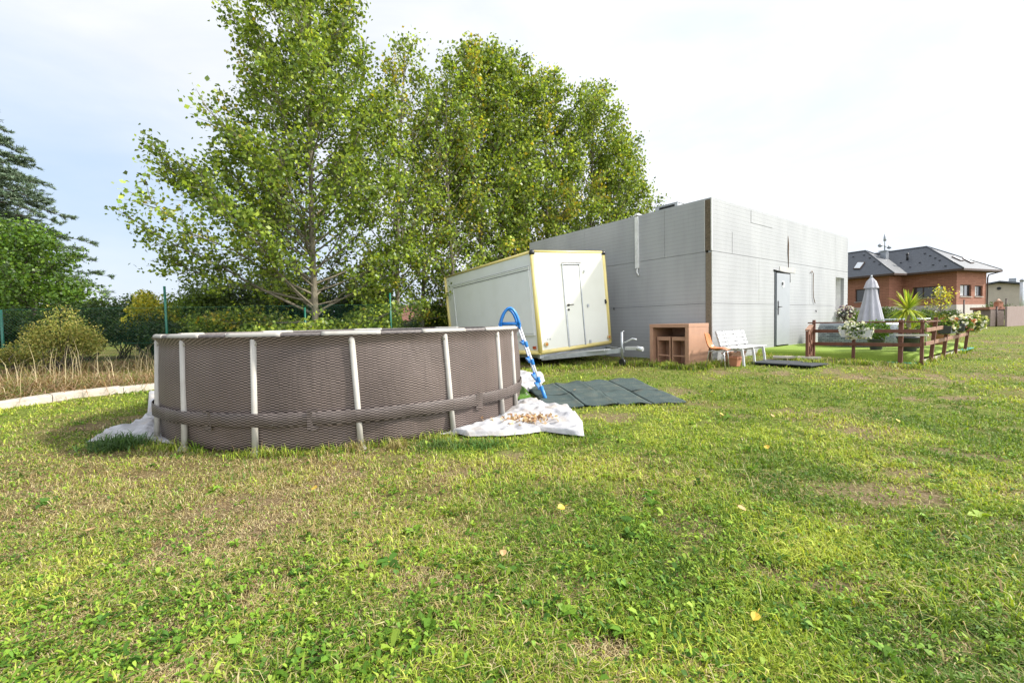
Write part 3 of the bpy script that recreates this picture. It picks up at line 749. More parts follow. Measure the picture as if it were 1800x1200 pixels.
mb = MB(); mb.bb(dx0+.02, dx0+.03, -.0135, .0125, dz0, dz1-.06); mb.bb(dx1-.03, dx1-.02, -.0135, .0125, dz0, dz1-.06); mb.bb(dx0+.02, dx1-.02, -.014, .0125, dz1-.09, dz1-.08); mb.bb(dx0-.04, dx1+.04, -.034, -.012, dz1-.03, dz1-.015); mb.build('door_seal', DGAP, tr, local=True)
hh = tloc(998, 536, 'f')
mb = MB(); mb.tube([(hh.x, -.01, hh.z), (hh.x, -.05, hh.z)], .03, 12); mb.tube([(hh.x, -.05, hh.z), (hh.x+.16, -.05, hh.z)], .012, 8); mb.build('handle', BLK, door, local=True)
mb = MB(); mb.tube([(hh.x, -.01, hh.z-.12), (hh.x, -.035, hh.z-.12)], .028, 12); mb.build('lock', BLK, door, local=True)
lp = tloc(1064, 530, 'f'); mb = MB(); mb.bb(lp.x-.012, lp.x+.012, -.03, .012, lp.z-.06, lp.z+.06); mb.tube([(lp.x, -.03, lp.z+.03), (lp.x, -.05, lp.z-.03)], .01, 6); mb.build('latch', BLK, tr, local=True)
for (px, py) in ((1027, 476), (1033, 537), (1037, 600)): q = tloc(px, py, 'f'); mb = MB(); mb.bb(q.x-.02, q.x+.03, -.03, .0, q.z-.04, q.z+.04); mb.build('hinge', ALU, tr, local=True)
AMB = mat('amber_lens', (.55, .22, .05), .2); RED = mat('red_orange_reflector', (.5, .09, .03), .3); CLR = mat('pale_lens', (.6, .5, .3), .2)
for (px, py) in ((960, 605), (1070, 592)):
    q = tloc(px, py, 'f'); mb = MB()
    mb.tube([(q.x, .0, q.z), (q.x, -.025, q.z)], .062, 18); o = mb.build('marker_light', CLR, tr, local=True)
    mb = MB(); mb.tube([(q.x, -.025, q.z), (q.x, -.04, q.z)], .035, 14); mb.build('lens', AMB, o, local=True)
q = tloc(939, 611, 's'); mb = MB(); mb.bb(-.012, .03, q.y-.05, q.y+.05, q.z-.035, q.z+.035); mb.build('side_reflector', RED, tr, local=True, bevel=.004)
q = tloc(965, 596, 'f'); STK = mat('worn_grey_sticker', (.28, .28, .28), .6, (.6, .6, .58), 60)
for sx_ in (-.06, .02): mb = MB(); mb.bb(q.x+sx_, q.x+sx_+.05, .008, .0115, q.z-.02, q.z+.02); mb.build('worn_sticker', STK, tr, local=True)
# side hatch
h0 = tloc(797, 512, 's'); h1 = tloc(929, 470, 's'); hb = tloc(930, 590, 's')
print('HATCH', h0, h1, hb)
ya, yb = h1.y, h0.y; zt_, zb_ = h1.z, max(.25, hb.z)
yb = min(yb, TL_-.25)
hatch = MB(); hatch.bb(-.006, .028, ya+.05, yb-.05, zb_+.05, zt_-.05); hatch = hatch.build('serving_hatch', TSD, tr, local=True)
mb = MB()
for (y0, y1, z0, z1) in ((ya, yb, zt_-.05, zt_), (ya, yb, zb_, zb_+.04), (ya, ya+.04, zb_+.04, zt_-.05), (yb-.04, yb, zb_+.04, zt_-.05)): mb.bb(-.018, .029, y0, y1, z0, z1)
mb.bb(-.035, .0, ya-.02, yb+.05, zt_, zt_+.025)
mb.build('hatch_frame', TSD, tr, local=True)
mb = MB(); mb.bb(-.0185, .029, ya, yb, zt_-.062, zt_-.05); mb.bb(-.03, .0, ya-.02, yb+.05, zt_+.026, zt_+.034); mb.bb(-.008, .029, ya+.045, ya+.052, zb_+.05, zt_-.06); mb.build('hatch_seal', DGAP, tr, local=True)
# chassis, drawbar, jockey wheel, wheels
mb = MB(); mb.bb(.15, TW-.15, .02, TL_-.1, -.12, -.03); mb.bb(.0, TW, .03, .12, -.12, -.03); mb.build('chassis', GREY, tr, local=True)
hitch = TMI @ P(1104, 614, TBL.y-.62*1)
hitch = Vector((TW*.55, -1.35, -.05)); hw = TMI @ P(1100, 612, (TM @ hitch).y); hitch = Vector((hw.x, hw.y, hw.z))
print('HITCH', hitch, TM @ hitch)
mb = MB(); mb.beam((.1, .1, -.12), hitch+Vector((0, .1, -.05)), .07, .1); mb.beam((TW-.1, .1, -.12), hitch+Vector((0, .1, -.05)), .07, .1); mb.beam((TW*.3, .1, -.08), hitch+Vector((-.3, .3, .0)), .35, .02); mb.build('drawbar', GREY, tr, local=True)
mb = MB(); dx_ = ux; d = (hitch-Vector((TW/2, 0, 0))).normalized(); d.z = 0
mb.beam(hitch, hitch+d*.35, .08, .07); mb.tube([hitch+d*.3, hitch+d*.45+Vector((0, 0, -.03))], .05, 10); mb.tube([hitch-d*.1+Vector((0, 0, .1)), hitch+d*.2+Vector((0, 0, .22)), hitch+d*.3+Vector((0, 0, .2))], .02, 8); mb.build('coupling', ALU, tr, local=True)
jw = TMI @ P(1094, 600, (TM @ hitch).y); jb = TMI @ Vector(((TM @ jw).x, (TM @ jw).y, g1((TM @ jw).x, (TM @ jw).y)))
mb = MB(); mb.tube([jb+Vector((0, 0, .14)), jw+Vector((0, 0, .22))], .028, 10); mb.tube([jw+Vector((0, 0, .22)), jw+Vector((.08, 0, .24))], .01, 6); mb.build('jockey_post', GREY, tr, local=True)
mb = MB(); mb.tube([jb+Vector((-.03, 0, .09)), jb+Vector((.03, 0, .09))], .09, 16); mb.build('jockey_wheel', BLK, tr, local=True)
for (x_, y_) in ((.12, TL_*.5), (TW-.12, TL_*.5), (.12, TL_*.64), (TW-.12, TL_*.64)):
    wl = TM @ Vector((x_, y_, 0)); zz = g1(wl.x, wl.y); cz = -(wl.z-zz)+.3
    mb = MB(); mb.tube([(x_-.09, y_, cz), (x_+.09, y_, cz)], .29, 24); o = mb.build('wheel', BLK, tr, local=True, bevel=.02)
    mb = MB(); mb.tube([(x_-.1, y_, cz), (x_+.1, y_, cz)], .15, 18); mb.build('rim', GREY, o, local=True)
mb = MB(); mb.bb(.2, TW-.2, TL_*.5-.04, TL_*.5+.04, -.3, -.12); mb.bb(.2, TW-.2, TL_*.64-.04, TL_*.64+.04, -.3, -.12); mb.build('axle', GREY, tr, local=True)

# ---------------------------------------------------------------- grey panelled building
def fl(px, py): return BMI @ RP(px, py, BO, EN)          # front wall (local y = 0)
EW = Vector((-E1.x, -E1.y, 0))
def ll(px, py): return BMI @ RP(px, py, BO, EW)          # left wall (local x = 0)
LF = fl(1490, 500).x; LLn = ll(931, 450).y
ZTOP = (P(1256, 347, BO.y)).z; ZJ1 = P(1256, 440.5, BO.y).z; ZJ2 = P(1254, 532.7, BO.y).z
print('BLD', LF, LLn, ZTOP, ZJ1, ZJ2)
def panel_mat(name, c, c2):
    m, nt, b = nt_new(name)
    tc = nt.nodes.new('ShaderNodeTexCoord'); sp = nt.nodes.new('ShaderNodeSeparateXYZ'); nt.links.new(tc.outputs['Object'], sp.inputs[0])
    rib = mth(nt, 'PINGPONG', sp.outputs[2], .05)
    rb = mth(nt, 'GREATER_THAN', rib, .009)
    mpp = nt.nodes.new('ShaderNodeMapping'); mpp.inputs['Scale'].default_value = (1, 1, .35); nt.links.new(tc.outputs['Object'], mpp.inputs[0])
    n = nt.nodes.new('ShaderNodeTexNoise'); n.inputs['Scale'].default_value = 1.4; n.inputs['Detail'].default_value = 7; nt.links.new(mpp.outputs[0], n.inputs['Vector'])
    mp2 = nt.nodes.new('ShaderNodeMapping'); mp2.inputs['Scale'].default_value = (7, 7, .5); nt.links.new(tc.outputs['Object'], mp2.inputs[0])
    n2 = nt.nodes.new('ShaderNodeTexNoise'); n2.inputs['Scale'].default_value = 1.5; n2.inputs['Detail'].default_value = 6; nt.links.new(mp2.outputs[0], n2.inputs['Vector'])
    r = nt.nodes.new('ShaderNodeValToRGB'); r.color_ramp.elements[0].position = .36; r.color_ramp.elements[1].position = .62
    r.color_ramp.elements[0].color = (*c2, 1); r.color_ramp.elements[1].color = (*c, 1); nt.links.new(n.outputs[0], r.inputs[0])
    r2 = nt.nodes.new('ShaderNodeValToRGB'); r2.color_ramp.elements[0].position = .55; r2.color_ramp.elements[0].color = (1, 1, 1, 1); r2.color_ramp.elements[1].position = .8; r2.color_ramp.elements[1].color = (.91, .91, .90, 1)
    nt.links.new(n2.outputs[0], r2.inputs[0])
    mu = nt.nodes.new('ShaderNodeMix'); mu.data_type = 'RGBA'; mu.blend_type = 'MULTIPLY'; mu.inputs[0].default_value = 1
    nt.links.new(r.outputs[0], mu.inputs[6]); nt.links.new(r2.outputs[0], mu.inputs[7])
    mu2 = nt.nodes.new('ShaderNodeMix'); mu2.data_type = 'RGBA'; mu2.blend_type = 'MULTIPLY'
    nt.links.new(mth(nt, 'MULTIPLY', mth(nt, 'SUBTRACT', 1.0, rb), .2), mu2.inputs[0]); nt.links.new(mu.outputs[2], mu2.inputs[6]); mu2.inputs[7].default_value = (.5, .5, .5, 1)
    nt.links.new(mu2.outputs[2], b.inputs['Base Color']); b.inputs['Roughness'].default_value = .55; b.inputs['Specular IOR Level'].default_value = .3
    bp = nt.nodes.new('ShaderNodeBump'); bp.inputs['Strength'].default_value = .35; bp.inputs['Distance'].default_value = .006
    nt.links.new(mth(nt, 'ADD', rb, mth(nt, 'MULTIPLY', n2.outputs[0], .05)), bp.inputs['Height']); nt.links.new(bp.outputs[0], b.inputs['Normal'])
    return m
WALLM = panel_mat('grey_insulated_panel', (.375, .38, .385), (.325, .33, .337))
bld = thing('panel_building', 'flat-roofed building of pale grey ribbed insulation panels with a door', 'building', (0, 0, 0), mw=BM)
ZB = -.05
core = MB(); core.bb(.06, LF-.06, .45, LLn-.06, ZB, ZTOP-.12); core.build('core', DGAP, bld, local=True)
core = MB(); core.bb(-.0, .06, .0, LLn, ZTOP-.02, ZTOP+.012); core.bb(.06, LF, .0, .06, ZTOP-.02, ZTOP+.012)
core.bb(LF-.06, LF, .06, LLn, ZTOP-.02, ZTOP+.01); core.build('parapet_cap', mat('grey_cap_metal', (.38, .39, .4), .5), bld, local=True)
roof = MB(); roof.bb(.06, LF-.06, .06, LLn-.06, ZTOP-.2, ZTOP-.14); roof.build('roof', mat('roof_membrane', (.2, .2, .2), .9), bld, local=True)
nl = fl(1469, 487); nr = fl(1483, 552); NX0, NX1 = nl.x, nr.x; NZ0, NZ1 = nr.z-.1, nl.z
dA = fl(1361, 478); dB = fl(1386, 606); DX0, DX1, DZ0, DZ1 = dA.x, dB.x, dB.z, fl(1372, 477).z
print('DOOR', DX0, DX1, DZ0, DZ1, 'NICHE', NX0, NX1, NZ0, NZ1)
def wall_panels(mb, L, place, joints, opens, seams=()):
    """joints: band -> cut positions"""
    bands = [(ZB, ZJ2, joints[0]), (ZJ2, ZJ1, joints[1]), (ZJ1, ZTOP-.02, joints[2])]
    for bi, (z0, z1, js) in enumerate(bands):
        cuts = sorted([0, L]+list(js)); jset = set(cuts)
        for o in opens: cuts += [o[0], o[1]]
        cuts = sorted(set(cuts)); zc = [z0, z1]+[z for o in opens for z in (o[2], o[3]) if z0 < z < z1]; zc = sorted(set(zc))
        for i in range(len(cuts)-1):
            for j in range(len(zc)-1):
                cx = (cuts[i]+cuts[i+1])/2; cz = (zc[j]+zc[j+1])/2
                if any(o[0] < cx < o[1] and o[2] < cz < o[3] for o in opens): continue
                ga = .003 if cuts[i] in jset and cuts[i] > 0 else 0; gb = .003 if cuts[i+1] in jset and cuts[i+1] < L else 0
                za = .004 if zc[j] == z0 and bi > 0 else 0; zb = .004 if zc[j+1] == z1 and bi < 2 else 0
                place(mb, cuts[i]+ga, cuts[i+1]-gb, zc[j]+za, zc[j+1]-zb)
jf = [fl(1385, 420).x, fl(1468, 460).x]; jm = [fl(1334, 500).x, fl(1423, 500).x]
mb = MB(); wall_panels(mb, LF, lambda m, a, b, c, d: m.bb(a, b, 0, .1, c, d), [[], jm, jf], [(NX0, NX1, NZ0, NZ1), (DX0, DX1, DZ0-1, DZ1)]); mb.build('front_wall', WALLM, bld, local=True)
j0 = .17
jl = [ll(1168, 400).y, ll(1028, 430).y]; jl2 = [ll(1028, 430).y+2.0]
mb = MB(); wall_panels(mb, LLn-j0, lambda m, a, b, c, d: m.bb(0, .1, a+j0, b+j0, c, d), [[], [x-j0 for x in jl2], [x-j0 for x in jl]], []); mb.build('side_wall', WALLM, bld, local=True)
mb = MB(); mb.bb(LF-.1, LF, .1, LLn, ZB, ZTOP-.02); mb.bb(.1, LF-.1, LLn-.1, LLn, ZB, ZTOP-.02); mb.build('rear_walls', WALLM, bld, local=True)
mb = MB(); mb.bb(.1, LF-.1, .1, .12, ZB, DZ0); mb.bb(.1, DX0-.05, .1, .12, DZ0, ZTOP-.3); mb.bb(DX1+.05, NX0-.02, .1, .12, DZ0, ZTOP-.3); mb.bb(.1, .12, .12, LLn-.1, ZB, ZTOP-.3); mb.build('joint_backing', DGAP, bld, local=True)
BRN = mat('exposed_brown_core', (.27, .225, .165), .95, (.15, .12, .085), 18, bump=1.0, bsc=40, stretch=(1, 1, 3))
BRN2 = mat('exposed_brown_core_upper', (.20, .155, .105), .95, (.09, .07, .045), 16, bump=1.0, bsc=40, stretch=(1, 1, 3))
mb = MB(); mb.bb(-.012, .1, .02, j0-.01, ZB, ZJ1-.03); mb.build('corner_strip', BRN, bld, local=True)
mb = MB(); mb.bb(-.02, .1, .025, j0-.005, ZJ1+.02, ZTOP-.03); mb.build('corner_strip', BRN2, bld, local=True)
mb = MB(); mb.bb(-.03, .004, -.006, .02, ZJ1+.01, ZTOP); mb.bb(-.006, .004, -.005, .018, ZB, ZJ1-.01); mb.bb(-.006, .0, j0+.012, j0+.03, ZJ1, ZTOP-.02); mb.build('corner_edge', mat('white_edge_strip', (.62, .62, .6), .5), bld, local=True)
# niche
mb = MB(); WR = mat('white_reveal', (.8, .8, .78), .7)
mb.bb(NX0+.0, NX1, .42, .45, NZ0, NZ1); mb.bb(NX1, NX1+.02, .1, .45, NZ0, NZ1); mb.bb(NX0, NX1, .1, .45, NZ1, NZ1+.02); mb.bb(NX0, NX1, .1, .45, NZ0-.02, NZ0); mb.build('window_reveal', WR, bld, local=True)
mb = MB(); mb.bb(NX0-.02, NX0, .1, .42, NZ0, NZ1); mb.build('window_edge', BRN, bld, local=True)
# door
DGR = mat('grey_blue_door', (.33, .345, .365), .45, (.30, .315, .335), 2, dirt=((.3, .32, .33), .3, 5))
mb = MB(); mb.bb(DX0+.03, DX0+.09, -.01, .06, DZ0, DZ1-.03); mb.build('door_frame', mat('dark_door_frame', (.06, .07, .08), .5), bld, local=True)
dr = MB(); dr.bb(DX0+.1, DX1-.01, -.035, .02, DZ0+.03, DZ1-.06); dr = dr.build('door', DGR, bld, local=True, bevel=.004)
q = fl(1374.5, 499.5)
mb = MB(); mb.tube([(q.x, -.03, q.z), (q.x, -.042, q.z)], .10, 20); mb.build('round_vent', mat('white_vent', (.7, .72, .74), .4), dr, local=True)
mb = MB(); mb.tube([(q.x-.05, -.042, q.z+.01), (q.x-.05, -.047, q.z+.01)], .055, 14); mb.build('vent_hole', DGAP, dr, local=True)
hq = fl(1365.5, 541); mb = MB(); mb.bb(hq.x-.03, hq.x+.03, -.045, -.034, hq.z-.2, hq.z+.2); mb.tube([(hq.x, -.045, hq.z+.03), (hq.x, -.09, hq.z+.03), (hq.x+.13, -.09, hq.z+.03)], .012, 8); mb.build('handle', BLK, dr, local=True)
mb = MB(); pts = [(DX0-.05, -.01, DZ1+.01), (DX0+.2, -.03, DZ1-.0), (DX0+.6, -.02, DZ1-.02), (DX1, -.02, DZ1-.03), (DX1+.03, -.015, DZ1-.3)]; mb.tube(pts, .022, 6); mb.build('door_seal', BLK, bld, local=True)
mb = MB(); mb.bb(DX0+.35, DX1+.45, -.012, .0, DZ1+.0, DZ1+.14); mb.build('lintel_patch', mat('cream_patch', (.48, .47, .43), .7), bld, local=True)
# rust streak over the door
q1 = fl(1385, 430); q2 = fl(1386, 474); mb = MB(); mb.tube([(q1.x, -.002, q1.z+.25), (q1.x+.005, -.006, q1.z), (q1.x-.005, -.01, q1.z-.25), (q2.x, -.004, q2.z)], [.008, .025, .02, .006], 6); mb.build('rusty_seam', mat('rust', (.16, .08, .04), .9, (.08, .05, .03), 20), bld, local=True)
qa = fl(1320, 372); qb = fl(1358, 376); mb = MB(); mb.bb(qa.x, qb.x, -.008, .0, ZTOP-.36, ZTOP-.03); mb.build('patch_panel', WALLM, bld, local=True)
qa = fl(1287, 372); mb = MB(); mb.bb(qa.x-.004, qa.x+.004, -.003, .0, ZJ1+.01, ZJ1+.55); mb.build('vertical_seam', DGAP, bld, local=True)
# hanging cable
mb = MB(); q = fl(1424.5, 478); pts = [(fl(x_, y_).x, -.03, fl(x_, y_).z) for x_, y_ in ((1423.5, 480), (1425.5, 476), (1428, 481), (1427.5, 505), (1428, 522), (1431, 533))]; mb.tube(pts, .012, 6); mb.build('hanging_cable', mat('brown_cable', (.25, .19, .15), .7), bld, local=True)
# trunking on side wall
q = ll(1120.5, 380); q2 = ll(1120.5, 472); mb = MB(); mb.bb(-.07, .0, q.y-.045, q.y+.045, q2.z, ZTOP-.03); mb.bb(-.07, .2, q.y-.045, q.y+.045, ZTOP+.013, ZTOP+.06)
mb.build('cable_trunking', mat('white_trunking', (.78, .78, .76), .4), bld, local=True)
mb = MB(); mb.tube([(-.03, q.y, q2.z), (-.035, q.y+.01, q2.z-.1), (-.05, q.y-.06, q2.z-.2)], .022, 8); mb.build('cable_end', WR, bld, local=True)
for (px, py) in ((1079, 542), (1434, 546)):
    q = (ll if px < 1200 else fl)(px, py); mb = MB(); mb.tube([(q.x-.01, q.y-.01, q.z+.02), (q.x-.03, q.y-.03, q.z-.04)], .014, 6); mb.build('wall_hook', BLK, bld, local=True)
# air-conditioning unit on the roof
acp = P(1176, 362, 12.0); lc = BMI @ acp
ac = thing('air_conditioner', 'grey air-conditioning unit with dark grille on the roof edge', 'air conditioner', BM @ Vector((lc.x, lc.y, ZTOP-.14)), BROT)
mb = MB(); zt2 = (P(1190, 356, 11.6)).z-(ZTOP-.14)
mb.bb(-.2, .2, -.38, .3, .12, zt2); mb.bb(-.21, .21, -.39, .31, zt2, zt2+.02); mb.build('casing', mat('ac_grey', (.5, .52, .54), .45), ac, local=True, bevel=.01)
mb = MB(); mb.bb(-.215, -.19, -.3, .16, .18, zt2-.03); mb.build('grille', BLK, ac, local=True)
mb = MB()
for y_ in (-.3, .22): mb.bb(-.2, .2, y_-.04, y_+.04, 0, .12)
mb.build('foot_rail', GREY, ac, local=True)
# ---------------------------------------------------------------- furniture by the grey building
TERRA = mat('terracotta_resin', (.44, .25, .16), .6, (.38, .21, .135), 4, dirt=((.3, .2, .14), .35, 7))
fr = G(1211, 643); fr.z = g1(fr.x, fr.y)-.01
# local frame: +x to the right side's depth (E1), +y to the back-left (-EN)
tabM = Matrix.Translation(fr) @ Matrix.Rotation(BROT, 4, 'Z')
tdep = .86; tlen = ((Matrix.Translation(-fr)) @ G(1139, 638)).length
tabH = .965
tb = thing('bar_table', 'tall terracotta brown box-shaped bar table against the grey wall with two stools inside', 'table', (0, 0, 0), mw=tabM)
print('TABLE', fr, tlen, BMI @ fr)
mb = MB(); mb.bb(0, tdep, 0, tlen, tabH-.085, tabH); mb.build('tabletop', TERRA, tb, local=True, bevel=.006)
mb = MB(); mb.bb(.004, tdep-.004, .004, .095, 0, tabH-.085); mb.build('side_panel', TERRA, tb, local=True, bevel=.006)
mb = MB(); mb.bb(.004, tdep-.004, tlen-.095, tlen-.004, 0, tabH-.085); mb.build('side_panel', TERRA, tb, local=True, bevel=.006)
mb = MB(); mb.bb(tdep-.03, tdep-.008, .095, tlen-.095, 0, tabH-.085); mb.build('back_panel', TERRA, tb, local=True)
def stool(y0, label):
    st = thing('bar_stool', label, 'stool', (0, 0, 0), mw=tabM @ Matrix.Translation(Vector((.10, y0, 0))), group='box bar stools under the brown table')
    W = .36; H = .66; t = .03
    mb = MB(); mb.bb(0, W, 0, W, H-.09, H); mb.build('seat', TERRA, st, local=True, bevel=.006)
    mb = MB(); mb.bb(.005, W-.005, .005, t, 0, H-.09); mb.build('side_panel', TERRA, st, local=True)
    mb = MB(); mb.bb(.005, W-.005, W-t, W-.005, 0, H-.09); mb.build('side_panel', TERRA, st, local=True)
    mb = MB(); mb.bb(W-t, W-.006, t, W-t, .0, H-.09); mb.build('back_panel', TERRA, st, local=True)
    mb = MB(); mb.bb(.01, .04, t, W-t, .2, .23); mb.build('footrest', TERRA, st, local=True)
stool(.135, 'right of the two brown box stools standing under the bar table, nearer the orange chair')
stool(.135+.40, 'left of the two brown box stools standing under the bar table, nearer the trailer hitch')

# orange chair
ORA = mat('orange_shell', (.55, .17, .03), .28, (.47, .13, .02), 3, spec=.6); CHR = mat('chrome_tube', (.55, .55, .56), .25, metal=.8)
cb = P(1271, 600, 9.25); cb.z = g1(cb.x, cb.y); ch_rot = math.atan2(-.60, .80)
och = thing('plastic_chair', 'orange moulded plastic shell chair on thin metal legs', 'chair', cb+Vector((-.05, .12, 0)), ch_rot)
# local: +x forward, y sideways
prof = [(-.27, .78), (-.255, .70), (-.235, .60), (-.205, .50), (-.165, .43), (-.10, .405), (0, .40), (.10, .41), (.17, .425), (.215, .41)]
V = []; n = 12
for i, (x_, z_) in enumerate(prof):
    for j in range(n+1):
        s_ = 2*j/n-1; wdt = .215 if i > 3 else .20+.01*i
        if i == 0: wdt *= .88
        cv = abs(s_)**2.5
        V.append((x_+(.05*cv if i < 5 else 0), s_*wdt, z_+(.045*cv if i >= 4 and i < 8 else 0)-(.03*cv if i == 0 else 0)))
fs = [(i*(n+1)+j, i*(n+1)+j+1, (i+1)*(n+1)+j+1, (i+1)*(n+1)+j) for i in range(len(prof)-1) for j in range(n)]
mb = MB(); mb.add(V, fs, True); o = mb.build('seat_shell', ORA, och, local=True, recalc=False); md = o.modifiers.new('s', 'SOLIDIFY'); md.thickness = .012
md = o.modifiers.new('sub', 'SUBSURF'); md.levels = 1; md.render_levels = 1
for s_ in (-1, 1):
    mb = MB(); mb.tube([(.18, s_*.19, 0), (.15, s_*.17, .385), (-.14, s_*.17, .385), (-.21, s_*.19, 0)], .0125, 8); mb.build('leg_frame', CHR, och, local=True)
mb = MB(); mb.tube([(.15, -.17, .38), (.15, .17, .38)], .011, 8); mb.tube([(-.13, -.17, .38), (-.13, .17, .38)], .011, 8); mb.build('cross_bar', CHR, och, local=True)

# white bench
WPL = mat('white_plastic', (.60, .61, .62), .4, (.53, .54, .55), 3, dirt=((.5, .5, .48), .3, 8))
bl = G(1305, 645); br = G(1344, 636); bd = (br-bl); bd.z = 0; bl_len = bd.length; bd.normalize()
brot = math.atan2(bd.y, bd.x)
bl_len = 1.25
ben = thing('white_bench', 'white slatted garden bench with a backrest standing before the grey wall', 'bench', bl, brot)
print('BENCH', bl, br, BMI @ bl)
# local: x along, -y to the front (legs at y=0), back at +y
for i in range(5):
    mb = MB(); y_ = .02+i*.085; mb.bb(-.08, bl_len+.08, y_, y_+.07, .385+.006*abs(i-2), .41+.006*abs(i-2)); mb.build('seat_slat', WPL, ben, local=True, bevel=.006)
bu = Vector((0, .30, 1)).normalized(); bn = Vector((0, 1, -.30)).normalized()
for i in range(4):
    c = Vector((bl_len/2, .45, .44))+bu*(.045+i*.088)
    for (xa, xb) in ((-.06, .30), (.335, .80), (.835, bl_len+.06)):
        mb = MB(); mb.box(c+Vector(((xa+xb)/2-bl_len/2, 0, 0)), (xb-xa, .02, .066), (Vector((1, 0, 0)), bn, bu)); mb.build('back_slat', WPL, ben, local=True, bevel=.005)
mb = MB()
for x_ in (.0, .318, .818, bl_len): mb.beam(Vector((x_, .47, .40)), Vector((x_, .47, .40))+bu*.40, .05, .02, (1, 0, 0))
mb.build('back_rest_frame', WPL, ben, local=True)
for x_ in (.08, bl_len/2, bl_len-.08):
    for (y0_, y1_) in ((.05, .0), (.40, .5)):
        mb = MB(); mb.beam((x_, y0_, .385), (x_, y0_*.4+y1_*.6, .22), .05, .045, (1, 0, 0)); mb.beam((x_, y0_*.4+y1_*.6, .225), (x_, y1_, 0), .046, .041, (1, 0, 0)); mb.build('leg', WPL, ben, local=True, bevel=.006)
    mb = MB(); mb.bb(x_-.022, x_+.022, .06, .42, .35, .383); mb.build('seat_bearer', WPL, ben, local=True)

# planters on the grass between chair and bench
POT = mat('orange_pot', (.50, .22, .13), .7, (.42, .18, .1), 5)
pc = G(1292, 643); pt = thing('tapered_pot', 'small tapered terracotta coloured square pot under the front of the bench', 'pot', pc, .6)
mb = MB(); vs_ = []
for (h_, w_) in ((0, .075), (.19, .105)): vs_ += [(-w_, -w_, h_), (w_, -w_, h_), (w_, w_, h_), (-w_, w_, h_)]
mb.add(vs_, [(0, 1, 2, 3), (0, 1, 5, 4), (1, 2, 6, 5), (2, 3, 7, 6), (3, 0, 4, 7)]); mb.build('pot_body', POT, pt, local=True)
mb = MB()
for (a, b, c, d) in ((-.12, .12, -.12, -.095), (-.12, .12, .095, .12), (-.12, -.095, -.095, .095), (.095, .12, -.095, .095)): mb.bb(a, b, c, d, .17, .21)
mb.build('pot_rim', POT, pt, local=True)
mb = MB(); mb.bb(-.09, .09, -.09, .09, .14, .15); mb.build('potting_soil', mat('potting_soil', (.05, .035, .025), .95), pt, local=True)
pc = BW(.08, .48); pc.z = g1(pc.x, pc.y); pt = thing('planter_trough', 'long brown plastic planter trough on the grass behind the orange chair', 'planter', pc, BROT)
mb = MB(); vs_ = []
for (h_, w_) in ((0, .09), (.24, .115)): vs_ += [(-w_-.22, -w_, h_), (w_+.22, -w_, h_), (w_+.22, w_, h_), (-w_-.22, w_, h_)]
mb.add(vs_, [(0, 1, 2, 3), (0, 1, 5, 4), (1, 2, 6, 5), (2, 3, 7, 6), (3, 0, 4, 7)]); mb.build('trough_body', TERRA, pt, local=True)
mb = MB(); mb.bb(-.345, .345, -.125, -.1, .22, .255); mb.bb(-.345, .345, .1, .125, .22, .255); mb.bb(-.345, -.32, -.1, .1, .22, .255); mb.bb(.32, .345, -.1, .1, .22, .255); mb.build('trough_rim', TERRA, pt, local=True)

# ---------------------------------------------------------------- terrace with artificial turf
A0 = 2.25; BF = 3.32; ZT = .44; AE = 8.45
def terrace():
    prof = [(A0, .225), (A0+.01, .235), (A0+.05, .29), (A0+.10, .36), (A0+.17, .425), (A0+.25, ZT), (A0+1.5, ZT), (A0+3, ZT), (A0+4.6, ZT), (AE-.2, ZT), (AE, .40)]
    bs = [0.0, .3, .8, 1.3, 1.8, 2.3, 2.8, 3.1, 3.24, 3.28, BF-.01]
    V = []
    for (a, z) in prof:
        for b in bs:
            zz = z - (.0 if b < 3.2 else (b-3.2)*.9); aa = a
            V.append(BW(aa, b, zz+.006*math.sin(a*5+b*3)))
    n = len(bs); fs = [(i*n+j, (i+1)*n+j, (i+1)*n+j+1, i*n+j+1) for i in range(len(prof)-1) for j in range(n-1)]
    m, nt, b = nt_new('terrace_turf')
    geo = nt.nodes.new('ShaderNodeNewGeometry')
    nz = nt.nodes.new('ShaderNodeTexNoise'); nz.inputs['Scale'].default_value = 90; nz.inputs['Detail'].default_value = 4; nt.links.new(geo.outputs['Position'], nz.inputs['Vector'])
    rp = nt.nodes.new('ShaderNodeValToRGB'); e = rp.color_ramp.elements; e[0].position = .3; e[0].color = (.12, .19, .015, 1); e[1].position = .7; e[1].color = (.25, .36, .035, 1)
    nt.links.new(nz.outputs[0], rp.inputs[0]); nt.links.new(rp.outputs[0], b.inputs['Base Color']); b.inputs['Roughness'].default_value = .9
    bp = nt.nodes.new('ShaderNodeBump'); bp.inputs['Strength'].default_value = .6; bp.inputs['Distance'].default_value = .02; nt.links.new(nz.outputs[0], bp.inputs['Height']); nt.links.new(bp.outputs[0], b.inputs['Normal'])
    mb = MB(); mb.add(V, fs, True); o = mb.build('terrace_turf', m); o.data.flip_normals() if o.data.polygons[30].normal.z < 0 else None
    tag(o, 'raised terrace covered with bright artificial turf', 'terrace', kind='structure')
    # turf pile at the lip
    CONC = mat('terrace_concrete', (.42, .40, .37), .9, (.3, .28, .25), 7, bump=.5, bsc=30)
    mb = MB()
    mb.add([BW(A0+.05, .0, 0), BW(A0+.05, BF-.1, 0), BW(AE-.05, BF-.1, .05), BW(AE-.05, .0, .05), BW(A0+.05, .0, .225), BW(A0+.05, BF-.1, .225), BW(AE-.05, BF-.1, .225), BW(AE-.05, .0, .225)],
           [(0, 1, 5, 4), (1, 2, 6, 5), (2, 3, 7, 6), (4, 5, 6, 7), (3, 0, 4, 7)])
    o = mb.build('terrace_base', CONC); tag(o, 'concrete base of the terrace', 'terrace', kind='structure')
terrace()
